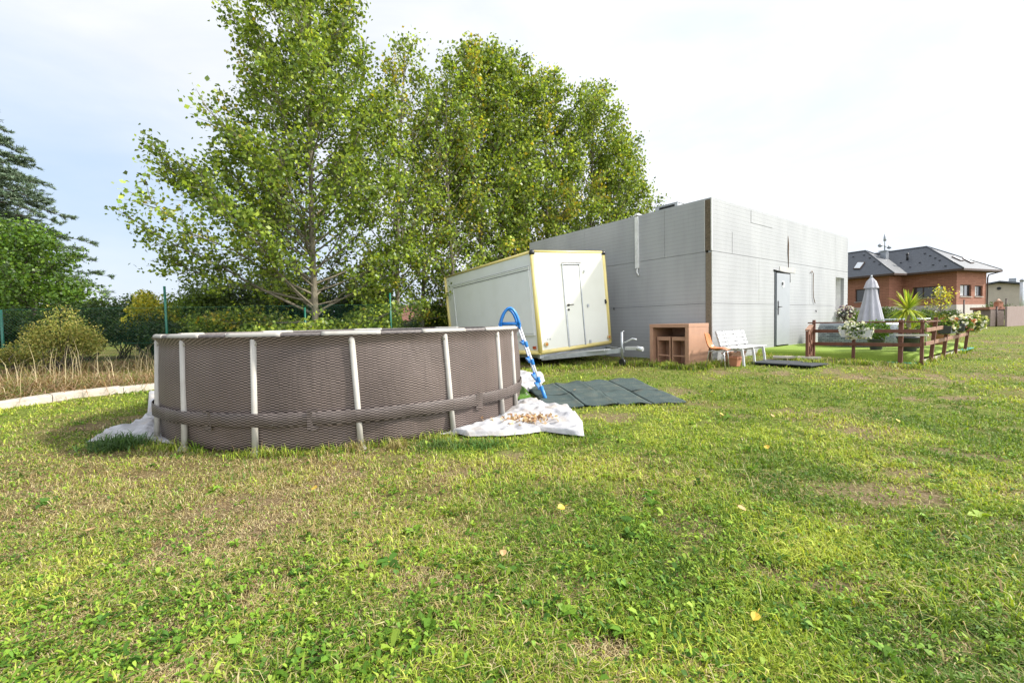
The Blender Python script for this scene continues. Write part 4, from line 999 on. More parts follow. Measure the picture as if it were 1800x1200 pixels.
TEAL = mat('teal_plastic', (.03, .30, .22), .5, (.02, .24, .17), 5)
def board(name, lab, cat, a0, a1, b0, b1, z0, z1, m, group=None):
    c = BW((a0+a1)/2, (b0+b1)/2, z0); mb = MB()
    vs = [BW(a, b, z) for z in (z0, z1) for a, b in ((a0, b0), (a1, b0), (a1, b1), (a0, b1))]
    mb.add(vs, [(0, 1, 2, 3), (4, 5, 6, 7), (0, 1, 5, 4), (1, 2, 6, 5), (2, 3, 7, 6), (3, 0, 4, 7)])
    return tag(mb.build(name, m, loc=c, bevel=.005), lab, cat, group)
board('turf_underlay', 'teal green plastic strip showing under the terrace turf behind the front rail', 'plastic strip', A0-.10, A0+.05, 1.75, 3.3, .228, .25, TEAL)
board('turf_underlay', 'short teal green strip under the turf at the far end of the terrace side', 'plastic strip', AE-1.7, AE-.1, BF-.05, BF+.12, .26, .285, TEAL)
PALEW = mat('weathered_board', (.42, .37, .30), .85, (.3, .26, .2), 8, stretch=(8, 1, 8))
board('edge_plank', 'weathered grey-brown plank edging the side of the terrace near the corner post', 'plank', A0+.25, A0+2.9, BF-.0, BF+.035, .13, .30, PALEW)
board('edge_plank', 'pale stone-coloured plank edging the side of the terrace beyond the first one', 'plank', A0+2.95, AE-1.75, BF-.0, BF+.035, .15, .30, mat('pale_board', (.55, .52, .47), .85))
# step slab, planks, black mats in front
def ground_box(name, lab, cat, px, py, l, w, h, rot, m, group=None, dz=0.0):
    c = G(px, py); c.z += dz; mb = MB(); ca, sa = math.cos(rot), math.sin(rot)
    mb.box(c+Vector((0, 0, h/2)), (l, w, h), (Vector((ca, sa, 0)), Vector((-sa, ca, 0)), Vector((0, 0, 1))))
    return tag(mb.build(name, m, loc=c, bevel=.006), lab, cat, group)
BLR = mat('black_rubber', (.035, .042, .048), .8, (.025, .03, .035), 6, bump=.4, bsc=90)
rg = math.atan2(-.75, .66)
ground_box('black_mat', 'thin black rubber mat on the grass beside the white bench', 'mat', 1366, 640, .85, .75, .03, BROT, BLR, 'black rubber mats before the terrace', .03)
ground_box('black_mat', 'thin black rubber mat on the grass nearer the terrace gate', 'mat', 1413, 643, .75, .62, .025, BROT-.1, BLR, 'black rubber mats before the terrace', .03)
ground_box('stepping_slab', 'pale concrete stepping slab in the grass before the terrace gate', 'slab', 1400, 633.5, .95, .16, .05, -.62, mat('pale_slab', (.55, .5, .42), .85), None, .05)
ground_box('edge_plank', 'short wooden plank lying at the low edge of the terrace by the door', 'plank', 1392, 623, 1.0, .1, .05, -.7, PALEW, None, .04)

# ---------------------------------------------------------------- wooden rail fence round the terrace
WOOD = mat('red_brown_wood', (.17, .066, .036), .6, (.11, .04, .023), 7, stretch=(1, 1, .3), bump=.3, bsc=30)
WOODW = mat('weathered_rail_wood', (.33, .19, .12), .75, (.2, .1, .06), 7, stretch=(1, 1, .4))
def rb(px):   # b on the front run (a = A0-.08) seen at column px
    o = BW(A0-.08, 0); p = RP(px, 600, o, E1); return (BMI @ p).y*-1
def ra(px):   # a on the side run (b = BF+.06)
    o = BW(0, BF+.06); p = RP(px, 600, o, EN); return (BMI @ p).x
fe = thing('wooden_fence', 'red-brown wooden post and rail fence around the turf terrace', 'fence', BW(A0-.08, BF+.06, g1(*BW(A0-.08, BF+.06)[:2])), BROT)
fa = A0-.08; fb = BF+.06
def base(a, b): p = BW(a, b); return g1(p.x, p.y)
def post(a, b, h, w=.07, lean=(0, 0)):
    z0 = base(a, b)-.03; mb = MB(); mb.beam(BW(a, b, z0), BW(a+lean[0], b+lean[1], z0+h), w, w, E1); mb.build('post', WOOD, fe, bevel=.004)
zz = base(fa, fb)
HT = 1.27-(565-556.5)/770*9.6
fronts = [rb(1430), rb(1500), rb(1583), fb]
print('FENCE', fronts, zz, 'top', HT)
tops = (1.16, .72+.0, 1.2, 1.19)
for b_, top in zip(fronts, (1.20, .82, 1.17, 1.17)):
    post(fa, b_, top-base(fa, b_)+.03, .075 if b_ == fronts[2] else .058, (.03, .0))
def rail(pts, w, h, m=None):
    mb = MB(); mb.beam(pts[0], pts[1], w, h); mb.build('rail', m or WOOD, fe, bevel=.003)
rail((BW(fa-.05, fronts[0]-.1, 1.13), BW(fa-.05, fb+.03, 1.13)), .06, .03)
rail((BW(fa-.055, fronts[0]-.05, .93), BW(fa-.055, fb+.0, .93)), .03, .078)
rail((BW(fa-.055, fronts[0]-.05, .62), BW(fa-.055, fb+.0, .64)), .03, .078)
sides = [ra(1636), ra(1658), ra(1679), ra(1696)]
print('SIDES', sides)
for i, a_ in enumerate(sides): post(a_, fb, (.95, .92, .95, .9)[i]+.06, .065, (.0, .08))
rail((BW(fa+.02, fb+.05, .66), BW(sides[-1]+.1, fb+.05, .72)), .03, .08, WOODW)
rail((BW(fa+.02, fb+.06, .95), BW(sides[0]+.9, fb+.10, .98)), .03, .08, WOODW)
rail((BW(fa+.0, fb+.03, 1.13), BW(sides[0]+.25, fb+.08, 1.13)), .07, .03)
board('terrace_shelf', 'pale weathered board tied across the fence at the terrace corner', 'board', fa-.15, fa-.085, fronts[2]-.05, fb+.12, .83, .865, mat('pale_white_board', (.62, .58, .52), .7))
# short leaning gate panel at the open end
gate = thing('wooden_gate', 'small red-brown wooden gate panel standing open at the left end of the fence', 'gate', BW(fa-.05, fronts[0], base(fa, fronts[0])), BROT)
ge = [fa-.07, fronts[0]-.02]
p0 = BW(ge[0], ge[1]); q0 = G(1419, 634)
for k, t in enumerate((0.0, .5, 1.0)):
    p = p0.lerp(q0, t*.98+.04); z0 = g1(p.x, p.y); mb = MB(); mb.beam(Vector((p.x, p.y, z0)), Vector((p.x, p.y, (1.05, .98, .95)[k])), .055, .055, E1); mb.build('post', WOOD, gate)
for z_ in (.32, .60, .88):
    mb = MB(); a = Vector((p0.x, p0.y, z_+.08)); b = Vector((q0.x, q0.y, z_)); mb.beam(a, b, .03, .08); mb.build('rail', WOODW, gate)
mb = MB(); mb.beam(Vector((p0.x, p0.y, 1.08)), Vector((q0.x, q0.y, .97)), .09, .03); mb.build('top_rail', WOODW, gate)

# ---------------------------------------------------------------- things on the terrace
STP = MB()
m_, nt, b_ = nt_new('stone_print')
tc = nt.nodes.new('ShaderNodeUVMap'); bk = nt.nodes.new('ShaderNodeTexBrick'); bk.inputs['Scale'].default_value = 1; bk.inputs['Brick Width'].default_value = .16; bk.inputs['Row Height'].default_value = .05; bk.inputs['Mortar Size'].default_value = .006
bk.inputs['Color1'].default_value = (.30, .33, .37, 1); bk.inputs['Color2'].default_value = (.14, .16, .19, 1); bk.inputs['Mortar'].default_value = (.05, .06, .07, 1)
nt.links.new(tc.outputs[0], bk.inputs['Vector']); nt.links.new(bk.outputs[0], b_.inputs['Base Color']); b_.inputs['Roughness'].default_value = .5
sp_c = BW(5.3, 1.55, ZT)
spa = thing('stone_print_pool', 'low round pool with grey stone-pattern wall on the turf terrace', 'small pool', sp_c)
def ring(name, prof, m, parent, n=72, us=1.0):
    V = []; uv = []; me = bpy.data.meshes.new(name)
    for (r, z) in prof:
        for j in range(n+1): q = 2*PI*j/n; V.append((r*math.cos(q), r*math.sin(q), z)); uv.append((q*us, z))
    fs = [(i*(n+1)+j, i*(n+1)+j+1, (i+1)*(n+1)+j+1, (i+1)*(n+1)+j) for i in range(len(prof)-1) for j in range(n)]
    me.from_pydata(V, [], fs); ul = me.uv_layers.new(name='UVMap')
    for lp in me.loops: ul.data[lp.index].uv = uv[lp.vertex_index]
    for p in me.polygons: p.use_smooth = True
    return link_mesh(name, me, m, parent)
ring('pool_wall', [(1.0, .0), (1.03, .06), (1.03, .25), (1.03, .5), (1.0, .58)], m_, spa)
ring('pool_rim', [(1.0, .58), (.98, .64), (.90, .65), (.86, .60), (.86, .3)], mat('grey_rim', (.32, .35, .38), .5), spa)
mb = MB(); mb.lathe([(.87, .46), (.01, .46)], sp_c, 40, cap=False); mb.build('water', bpy.data.materials['pool_water'], spa)
# closed parasol
PAR = mat('grey_lilac_canvas', (.46, .45, .48), .85, (.38, .37, .40), 4, bump=.3, bsc=60)
pcn = BW(6.95, 1.35, ZT); par = thing('closed_parasol', 'closed pale grey parasol standing on the terrace', 'parasol', pcn)
ptop = P(1523, 487, pcn.y).z-ZT
mb = MB(); mb.tube([(0, 0, 0), (0, 0, ptop)], .022, 10); mb.lathe([(.02, ptop-.02), (.035, ptop), (.02, ptop+.05), (.004, ptop+.06)], (0, 0, 0), 10); mb.build('pole', GREY, par, local=True)
wob = lambda q, z: 1+.16*math.sin(q*8)+.05*math.sin(q*3+1)
mb = MB(); mb.lathe([(.31, .56), (.30, .64), (.235, 1.0), (.17, 1.35), (.12, ptop-.34), (.05, ptop-.16)], (0, 0, 0), 64, cap=False, wob=wob); mb.build('canopy', PAR, par, local=True)
mb = MB(); mb.lathe([(.185, ptop-.345), (.175, ptop-.33), (.12, ptop-.14), (.03, ptop-.02)], (0, 0, 0), 48, cap=False, wob=lambda q, z: 1+.07*math.sin(q*8)); mb.build('canopy_cap', PAR, par, local=True)
mb = MB(); mb.lathe([(.26, 0), (.26, .05), (.06, .09), (.05, .3)], (0, 0, 0), 20); mb.build('base', BLK, par, local=True)
# patio table and chair behind
tcn = BW(6.75, 2.25, ZT); pt = thing('patio_table', 'white patio table on the terrace beside the closed parasol', 'table', tcn, BROT)
mb = MB(); mb.bb(-.65, .65, -.4, .4, .70, .735); mb.build('tabletop', WPL, pt, local=True, bevel=.01)
for sx in (-1, 1):
    for sy in (-1, 1): mb = MB(); mb.tube([(sx*.55, sy*.32, 0), (sx*.5, sy*.28, .70)], .025, 8); mb.build('leg', WPL, pt, local=True)
dkc = mat('dark_wicker', (.06, .05, .045), .7)
cc = BW(6.1, 2.75, ZT+0); pch = thing('patio_chair', 'dark low patio chair on the terrace in front of the white table', 'chair', BW(6.0, 2.2, ZT) if False else BW(7.9, 1.5, ZT), BROT+.4)
mb = MB(); mb.bb(-.24, .24, -.24, .24, .38, .44); mb.build('seat', dkc, pch, local=True, bevel=.01)
mb = MB(); mb.bb(-.24, .24, .2, .25, .44, .85); mb.build('backrest', dkc, pch, local=True, bevel=.01)
for sx in (-1, 1):
    for sy in (-1, 1): mb = MB(); mb.tube([(sx*.21, sy*.21, 0), (sx*.2, sy*.2, .38)], .018, 6); mb.build('leg', dkc, pch, local=True)

# yucca in its pot
DPOT = mat('dark_grey_pot', (.07, .075, .085), .5)
yc = BW(3.05, 2.92, ZT); yc2 = P(1596, 610, yc.y); yc.x = yc2.x; print('YUCCA', BMI @ yc)
yu = thing('yucca_plant', 'spiky yellow-green yucca on a bare trunk in a dark grey pot by the fence corner', 'yucca', yc)
mb = MB(); mb.lathe([(.13, 0), (.145, .02), (.20, .30), (.215, .30), (.215, .34), (.19, .34), (.18, .28), (.01, .28)], yc, 24, cap=False); mb.build('pot', DPOT, yu)
mb = MB(); mb.tube([yc+Vector((0, 0, .27)), yc+Vector((.01, 0, .6)), yc+Vector((-.01, .01, .98))], [.05, .042, .036], 10); mb.tube([yc+Vector((.05, .03, .27)), yc+Vector((.10, .05, .5))], [.035, .03], 8); mb.build('trunk', mat('yucca_trunk', (.36, .30, .24), .9, (.22, .18, .14), 20, bump=.6), yu)
def spikes(c, n, L, up0, W, cols, droop=.5):
    Vs = []; K = []
    for i in range(n):
        az = rnd.uniform(0, 2*PI); el = rnd.uniform(up0, 1.45); l = L*rnd.uniform(.75, 1.1)
        d = Vector((math.cos(az)*math.cos(el), math.sin(az)*math.cos(el), math.sin(el))); s_ = Vector((-math.sin(az), math.cos(az), 0)); w_ = W*rnd.uniform(.8, 1.2)
        col = np.array(cols[rnd.randrange(len(cols))])*rnd.uniform(.8, 1.2)
        pts = []; sg = 5
        for k in range(sg+1):
            t = k/sg; p = Vector(c)+d*l*t-Vector((0, 0, 1))*droop*l*t*t*math.cos(el)*.6
            ww = w_*(.55+1.2*t if t < .35 else (1-t)*1.5+.02); pts.append((p-s_*ww/2, p+s_*ww/2))
        for k in range(sg): Vs += [pts[k][0], pts[k][1], pts[k+1][1], pts[k+1][0]]; K += [col]*4
    return np.array([tuple(v) for v in Vs]), np.array(K)
YC = [(.40, .46, .05), (.27, .37, .04), (.52, .55, .09), (.20, .30, .03)]
v1, k1 = spikes(yc+Vector((-.01, .01, .96)), 120, .54, -.65, .05, YC); v2, k2 = spikes(yc+Vector((.10, .05, .48)), 55, .42, -.1, .04, YC)
leaf_mesh('foliage', np.concatenate([v1, v2]), np.concatenate([k1, k2]), LM, yu)

# flower boxes
def flowers(center, ex, n_leaf, n_fl, lc, fc, parent, seed=0, lf=.06, ff=.06, drop=.0):
    ex = np.array(ex); c = np.array(center)
    def cloud(n, k=1.0):
        p = unit(RG.normal(size=(n, 3)))*RG.uniform(.35, 1.0, (n, 1))**.5
        q = p.copy(); q[:, 2] = np.where(q[:, 2] < 0, q[:, 2]*(1+drop), q[:, 2]); loc = q*ex*k*(1+.25*(fbm(p[:, 0]*3+p[:, 2]*2, p[:, 1]*3, 1, seed)[:, None]-.5)*2)
        R = np.array([[E1.x, EN.x, 0], [E1.y, EN.y, 0], [0, 0, 1]]); return loc @ R.T+c
    v, k_ = leaf_arrays(cloud(n_leaf, .93), lf, lf*.6, np.array(lc)[RG.integers(0, len(lc), n_leaf)], .7, .2)
    leaf_mesh('foliage', v, k_, LM, parent)
    p = cloud(n_fl, 1.05); cols = np.array(fc)[RG.integers(0, len(fc), n_fl)]
    m = 5; pp = np.repeat(p, m, 0)+RG.normal(size=(n_fl*m, 3))*ff*.22
    v, k_ = leaf_arrays(pp, ff, ff*.9, np.repeat(cols, m, 0), .6, .04)
    leaf_mesh('blossoms', v, k_, FLM, parent)
FLM = leafmat('petal', .25, .6)
GL = [(.10, .19, .03), (.17, .27, .05), (.07, .13, .025), (.24, .31, .07)]
WH = [(.78, .80, .76), (.88, .88, .86)]
def planter(name, lab, c, l, w, h, m, rot=BROT, group=None):
    t = thing(name, lab, 'flower box', c, rot, group)
    mb = MB(); mb.add([(sx*l*k, sy*w*k, z) for (z, k) in ((0, .42), (h, .5)) for sx, sy in ((-1, -1), (1, -1), (1, 1), (-1, 1))], [(0, 1, 2, 3), (0, 1, 5, 4), (1, 2, 6, 5), (2, 3, 7, 6), (3, 0, 4, 7), (4, 5, 6, 7)])
    mb.build('box', m, t, local=True); return t
gp = 'flower boxes around the terrace'
b_c = rb(1508); c = BW(fa-.14, b_c, .80); t = planter('flower_box', 'flower box full of white blossoms hanging on the front rail of the terrace fence', c, .2, .62, .16, WPL, BROT, gp)
flowers(c+Vector((0, 0, .17)), (.18, .31, .17), 900, 110, GL, WH, t, 3, drop=.35)
c = BW((NX0+NX1)/2, .02, NZ0-.02)
c = BW((NX0+NX1)/2+.05, .16, 1.28); t = planter('window_box', 'flower box with white and purple blossoms under the wall opening', c, .85, .2, .16, DPOT, BROT, gp)
flowers(c+Vector((0, 0, .14)), (.52, .24, .22), 900, 150, [(.07, .08, .05), (.10, .13, .05), (.06, .04, .06)], [(.78, .78, .78), (.62, .55, .62), (.14, .07, .12)], t, 5, drop=.5)
for i, (a_, lab, fc, lc, ex) in enumerate([
    (ra(1652), 'dark planter of mostly green leaves on the side rail nearest the terrace corner', [(.75, .72, .6)], GL+[(.2, .13, .05)], (.32, .2, .16)),
    (ra(1676), 'middle planter on the terrace side rail with white blossoms and reddish trailing stems', [(.78, .76, .70), (.8, .8, .78), (.5, .2, .12)], GL, (.36, .25, .2)),
    (ra(1699), 'farthest planter on the terrace side rail with pale yellow and white blossoms', [(.8, .78, .62), (.8, .8, .76), (.62, .6, .25)], GL+[(.34, .36, .07)], (.46, .3, .24))]):
    c = BW(a_, fb+.12, .83+.02*i); t = planter('flower_box', lab, c, .7, .24, .18, DPOT, BROT, gp)
    flowers(c+Vector((0, 0, .18)), ex, 1500, (30, 130, 150)[i], lc, fc, t, 10+i, lf=.07, ff=.07, drop=.25)
# potted plants standing on the terrace inside the fence
for i, (px, a_, b_, lab, lc) in enumerate([(0, 4.3, 2.85, 'bushy green plant in a dark pot on the terrace behind the yucca', GL), (0, 6.6, 3.0, 'round red-tinged plant in a terracotta pot inside the side fence', [(.2, .16, .05), (.26, .1, .05), (.14, .2, .04)]), (0, 3.3, 2.35, 'leafy green potted plant on the terrace left of the yucca', [(.1, .19, .03), (.16, .26, .05)])]):
    c = BW(a_, b_, ZT); t = thing('potted_plant', lab, 'potted plant', c, 0, 'potted plants on the terrace')
    mb = MB(); mb.lathe([(.11, 0), (.17, .24), (.18, .25), (.17, .27), (.01, .24)], c, 18, cap=False); mb.build('pot', (DPOT, POT, DPOT)[i], t)
    n = 900; p = unit(RG.normal(size=(n, 3)))*RG.uniform(.3, 1, (n, 1))**.5*np.array([.30, .30, .26])+np.array(c)+np.array([0, 0, .48])
    v, k_ = leaf_arrays(p, .07, .04, np.array(lc)[RG.integers(0, len(lc), n)], .5, .2); leaf_mesh('foliage', v, k_, LM, t)

# ---------------------------------------------------------------- brown house behind
d2 = Vector((.93, .37, 0)).normalized(); d1 = Vector((-d2.y, d2.x, 0))
HCN = Vector((36.5, 36, 0)); ZE = 4.93; ZW0 = 2.06
HM = Matrix((d2, d1, Vector((0, 0, 1)))).transposed().to_4x4(); HM.translation = HCN
hs = thing('brown_house', 'brown house with dark slate hipped roof and pale base behind the terrace', 'house', (0, 0, 0), mw=HM)
m_, nt, b_ = nt_new('brown_brick')
tc = nt.nodes.new('ShaderNodeTexCoord'); sp = nt.nodes.new('ShaderNodeSeparateXYZ'); nt.links.new(tc.outputs['Object'], sp.inputs[0])
cmb = nt.nodes.new('ShaderNodeCombineXYZ'); nt.links.new(mth(nt, 'ADD', sp.outputs[0], sp.outputs[1]), cmb.inputs[0]); nt.links.new(sp.outputs[2], cmb.inputs[1])
bk = nt.nodes.new('ShaderNodeTexBrick'); bk.inputs['Scale'].default_value = 1; bk.inputs['Brick Width'].default_value = .5; bk.inputs['Row Height'].default_value = .14; bk.inputs['Mortar Size'].default_value = .012
bk.inputs['Color1'].default_value = (.35, .155, .10, 1); bk.inputs['Color2'].default_value = (.28, .12, .075, 1); bk.inputs['Mortar'].default_value = (.18, .08, .055, 1)
nt.links.new(cmb.outputs[0], bk.inputs['Vector']); nt.links.new(bk.outputs[0], b_.inputs['Base Color']); b_.inputs['Roughness'].default_value = .9
HBR = m_
PLN = mat('pale_plinth', (.52, .48, .43), .9, (.42, .38, .34), 3); SLT = mat('slate_roof', (.085, .095, .11), .45, (.055, .06, .07), 5, stretch=(1, 1, 3), bump=.5, bsc=12)
DWD = mat('dark_brown_fascia', (.07, .04, .03), .6); GLS = mat('window_glass', (.03, .035, .04), .08, spec=.8); WCUR = mat('white_curtain', (.55, .55, .55), .6)
# footprints (local x = d2, y = d1): main block and the block stepping forward on the left
MX, MY = 4.6, 14.0
QX, QY = -1.95, 3.7
openM = [('left', .9, 2.95, 3.0, 4.35)]
mb = MB()
# main left face at x=0 from y=0..QY with wide window ; right face at y=0 with two windows
def pwall(mb, axis, at, lo, hi, z0, z1, wins, th=.3):
    cuts = sorted(set([lo, hi]+[w for q in wins for w in (q[0], q[1])])); zc = sorted(set([z0, z1]+[w for q in wins for w in (q[2], q[3])]))
    for i in range(len(cuts)-1):
        for j in range(len(zc)-1):
            cx = (cuts[i]+cuts[i+1])/2; cz = (zc[j]+zc[j+1])/2
            if any(q[0] < cx < q[1] and q[2] < cz < q[3] for q in wins): continue
            if axis == 'x': mb.bb(at, at+th, cuts[i], cuts[i+1], zc[j], zc[j+1])
            else: mb.bb(cuts[i], cuts[i+1], at, at+th, zc[j], zc[j+1])
HMI = HM.inverted()
def hx(px, py, x): return HMI @ RP(px, py, HM @ Vector((x, 0, 0)), d2)
def hy(px, py, y): return HMI @ RP(px, py, HM @ Vector((0, y, 0)), d1)
wa = hx(1658, 501, 0); wb_ = hx(1604, 530, 0); W1 = (wa.y, min(wb_.y, QY-.15), hx(1640, 523, 0).z, hx(1640, 503, 0).z)
r1 = hy(1688, 500, 0); r2 = hy(1707, 521, 0); r3 = hy(1714, 502, 0); r4 = hy(1727, 521, 0)
R1 = (r1.x, r2.x, r2.z, r1.z); R2 = (r3.x, r4.x, r4.z, r3.z)
l1 = hx(1546, 506, QX); l2 = hx(1503, 531, QX); L1 = (l1.y, l2.y, l2.z, l1.z)
s1 = hy(1573, 507, QY); print('HOUSE', W1, R1, R2, L1, s1)
pwall(mb, 'x', 0, 0, QY, ZW0, ZE, [W1]); pwall(mb, 'y', 0, .3, MX, ZW0, ZE, [R1, R2])
pwall(mb, 'y', QY, QX, -.0, ZW0, ZE, []); pwall(mb, 'x', QX, QY+.3, 16, ZW0, ZE, [L1])
mb.bb(MX-.3, MX, .3, 16, ZW0, ZE); mb.bb(QX+.3, MX-.3, 15.7, 16, ZW0, ZE)
mb.build('wall', HBR, hs, local=True)
mb = MB(); mb.bb(-.04, .3, -.04, QY, .3, ZW0-.002); mb.bb(.3, MX+.04, -.04, .3, .3, ZW0-.002); mb.bb(QX-.04, -.04, QY-.04, QY+.3, .3, ZW0-.002); mb.bb(QX-.04, QX+.3, QY+.3, 16, .3, ZW0-.002); mb.bb(MX-.3, MX+.04, .3, 16, .3, ZW0-.002); mb.build('plinth', PLN, hs, local=True)
def window(axis, at, q, panes, curtain=None):
    w0, w1, z0, z1 = q; f = MB(); t = .07
    def bbx(m, a, b, c, d, o0, o1):
        if axis == 'x': m.bb(at+o0, at+o1, a, b, c, d)
        else: m.bb(a, b, at+o0, at+o1, c, d)
    bbx(f, w0+.003, w0+t, z0, z1, .10, .18); bbx(f, w1-t, w1-.003, z0, z1, .10, .18); bbx(f, w0+t, w1-t, z0+.003, z0+t, .10, .18); bbx(f, w0+t, w1-t, z1-t, z1-.003, .10, .18)
    for k in range(1, panes): xx = w0+(w1-w0)*k/panes; bbx(f, xx-t/2, xx+t/2, z0+t, z1-t, .10, .18)
    fr_ = f.build('window', DWD, hs, local=True)
    g = MB(); bbx(g, w0+t, w1-t, z0+t, z1-t, .14, .16); g.build('pane', GLS, fr_, local=True)
    if curtain:
        g = MB()
        for (c0, c1) in curtain: bbx(g, w0+(w1-w0)*c0, w0+(w1-w0)*c1, z0+t, z1-t, .125, .135)
        g.build('blind', WCUR, fr_, local=True)
    s_ = MB(); bbx(s_, w0-.06, w1+.06, z0-.05, z0-.002, -.06, .1); s_.build('sill', PLN, fr_, local=True)
window('x', 0, W1, 3, [(.03, .14)]); window('y', 0, R1, 2, [(.08, .45)]); window('y', 0, R2, 2, [(.08, .45)]); window('x', QX, L1, 2)
# hipped roofs
def hip(x0, x1, y0, y1, ze, pk, name):
    """eave rectangle, peak position (xr, yfront, z) ; ridge runs back along y"""
    xr, yf, zp = pk; yb = y1-(yf-y0)
    V = [(x0, y0, ze), (x1, y0, ze), (x1, y1, ze), (x0, y1, ze), (xr, yf, zp), (xr, yb, zp)]
    mb = MB(); mb.add(V, [(0, 1, 4), (1, 2, 5, 4), (2, 3, 5), (3, 0, 4, 5)]); r = mb.build(name, SLT, hs, local=True)
    mb = MB(); q = .16
    mb.bb(x0, x1, y0-.02, y0+.03, ze-q, ze-.004); mb.bb(x0-.02, x0+.03, y0+.03, y1, ze-q, ze-.004); mb.bb(x1-.03, x1+.02, y0+.03, y1, ze-q, ze-.004); mb.bb(x0+.03, x1-.03, y0+.03, y1-.03, ze-q+.01, ze-q+.03); mb.build('soffit', DWD, r, local=True)
    mb = MB(); mb.tube([(x1, y0, ze+.02), (xr, yf, zp+.03)], .05, 6); mb.tube([(x0, y0, ze+.02), (xr, yf, zp+.03)], .05, 6); mb.tube([(xr, yf, zp+.03), (xr, yb, zp+.03)], .06, 6); mb.build('ridge_tiles', SLT, r, local=True)
    return r
rA = hip(-.7, MX+.7, -.7, 16.7, ZE, (2.3, 3.07, 7.38), 'roof')
rB = hip(QX-.7, QX+5.2, QY-.7, 16.6, ZE-.013, (QX+2.3, QY+3.2, 7.55), 'roof')
def on_roof(px, py, a, b, c):
    a, b, c = [HM @ Vector(v) for v in (a, b, c)]; n = (b-a).cross(c-a).normalized(); return HMI @ RP(px, py, a, n), HM.to_3x3().inverted() @ n
# left slope of roof B : skylight; right slope of A: skylights
def skylight(corners, tri, nm='skylight'):
    pts = []
    for (px, py) in corners:
        p, n = on_roof(px, py, *tri)
        if n.z < 0: n = -n
        pts.append(p)
    mb = MB(); mb.add([p+n*.02 for p in pts]+[p+n*.09 for p in pts], [(4, 5, 6, 7), (0, 1, 5, 4), (1, 2, 6, 5), (2, 3, 7, 6), (3, 0, 4, 7)]); o = mb.build('skylight', DWD, hs, local=True)
    c = sum(pts, Vector())/4
    mb = MB(); mb.add([c+(p-c)*.85+n*.10 for p in pts], [(0, 1, 2, 3)]); mb.build('pane', mat('skylight_glass', (.75, .78, .8), .15, spec=1.0), o, local=True)
triB = ((QX-.7, QY-.7, ZE), (QX-.7, 16.6, ZE), (QX+2.3, QY+3.2, 7.55))
skylight([(1500, 473.5), (1512, 473.5), (1521, 461.5), (1508, 461.5)], triB)
triR = ((-.7, -.7, ZE), (MX+.7, -.7, ZE), (2.3, 3.07, 7.38))
skylight([(1672, 452), (1688, 459), (1694, 459), (1676, 451)], triR); skylight([(1690, 455), (1706, 463), (1712, 463), (1694, 454)], triR)
# snow stops and a small roof vent on the dark slope
triL = ((-.7, -.7, ZE), (-.7, 16, ZE), (2.3, 3.07, 7.38))
for (px, py) in [(1584, 462), (1626, 446), (1635, 450), (1644, 454), (1652, 458), (1600, 470), (1617, 462), (1640, 466), (1662, 468)]:
    p, n = on_roof(px, py, *triL); mb = MB(); mb.box(p+Vector((0, 0, .03)), (.09, .14, .05)); mb.build('snow_stop', BLK, hs, local=True)
p, n = on_roof(1595, 457, *triL); mb = MB(); mb.tube([p, p+Vector((0, 0, .55))], .09, 8); mb.lathe([(.17, .5), (.05, .62)], p, 8); mb.build('vent_pipe', BLK, hs, local=True)
for (px, py) in [(1500, 452), (1519, 449), (1529, 454), (1537, 460), (1546, 465)]:
    p, n = on_roof(px, py, *triB); mb = MB(); mb.box(p+Vector((0, 0, .03)), (.09, .14, .05)); mb.build('snow_stop', BLK, hs, local=True)
# chimney cowl with rotating ball vane
cp = HMI @ P(1555, 441, 41.5)
mb = MB(); cp.z -= .25; mb.bb(cp.x-.22, cp.x+.22, cp.y-.22, cp.y+.22, 6.2, cp.z+.2); mb.bb(cp.x-.34, cp.x+.34, cp.y-.34, cp.y+.34, cp.z+.2, cp.z+.27); chm = mb.build('chimney', GREY, hs, local=True)
mb = MB(); mb.tube([(cp.x, cp.y, cp.z+.3), (cp.x, cp.y, cp.z+1.5)], .05, 8)
for s_, zz_ in ((-1, .75), (1, .6)): mb.tube([(cp.x, cp.y, cp.z+zz_+.05), (cp.x+s_*.45, cp.y-s_*.1, cp.z+zz_)], .04, 6); mb.lathe([(.02, -.17), (.15, -.1), (.19, 0), (.15, .1), (.02, .17)], (cp.x+s_*.5, cp.y-s_*.1, cp.z+zz_), 10)
mb.lathe([(.01, 1.1), (.12, 1.2), (.10, 1.5), (.02, 1.95)], (cp.x+.02, cp.y, cp.z), 8); mb.build('cowl', GREY, chm, local=True)
gp_ = [(MX+.72, -.72, ZE-.1), (MX+.1, -.1, ZE-.35), (MX+.04, -.06, ZE-.6), (MX+.04, -.06, .5)]
mb = MB(); mb.tube(gp_, .05, 8); mb.build('downpipe', DWD, hs, local=True)

# beige gabled house further right
gb = P(1755, 545, 46); gM = Matrix.Translation(Vector((gb.x, gb.y, .6))) @ Matrix.Rotation(-.75, 4, 'Z')
g2 = thing('beige_house', 'beige rendered house with low dark gable roof at the right edge', 'house', (0, 0, 0), mw=gM)
GW, GD = 3.6, 9
z_e = P(1735, 509, 46).z-.6; z_p = P(1757, 501, 46).z-.6
BEI = mat('beige_render', (.50, .45, .38), .9, (.42, .38, .32), 2)
mb = MB(); mb.add([(-GW, 0, 0), (GW, 0, 0), (GW, 0, z_e), (0, 0, z_p+.2), (-GW, 0, z_e), (-GW, GD, 0), (GW, GD, 0), (GW, GD, z_e), (0, GD, z_p+.2), (-GW, GD, z_e)], [(0, 1, 2, 3, 4), (5, 9, 8, 7, 6), (0, 4, 9, 5), (1, 6, 7, 2)]); mb.build('wall', BEI, g2, local=True)
mb = MB()
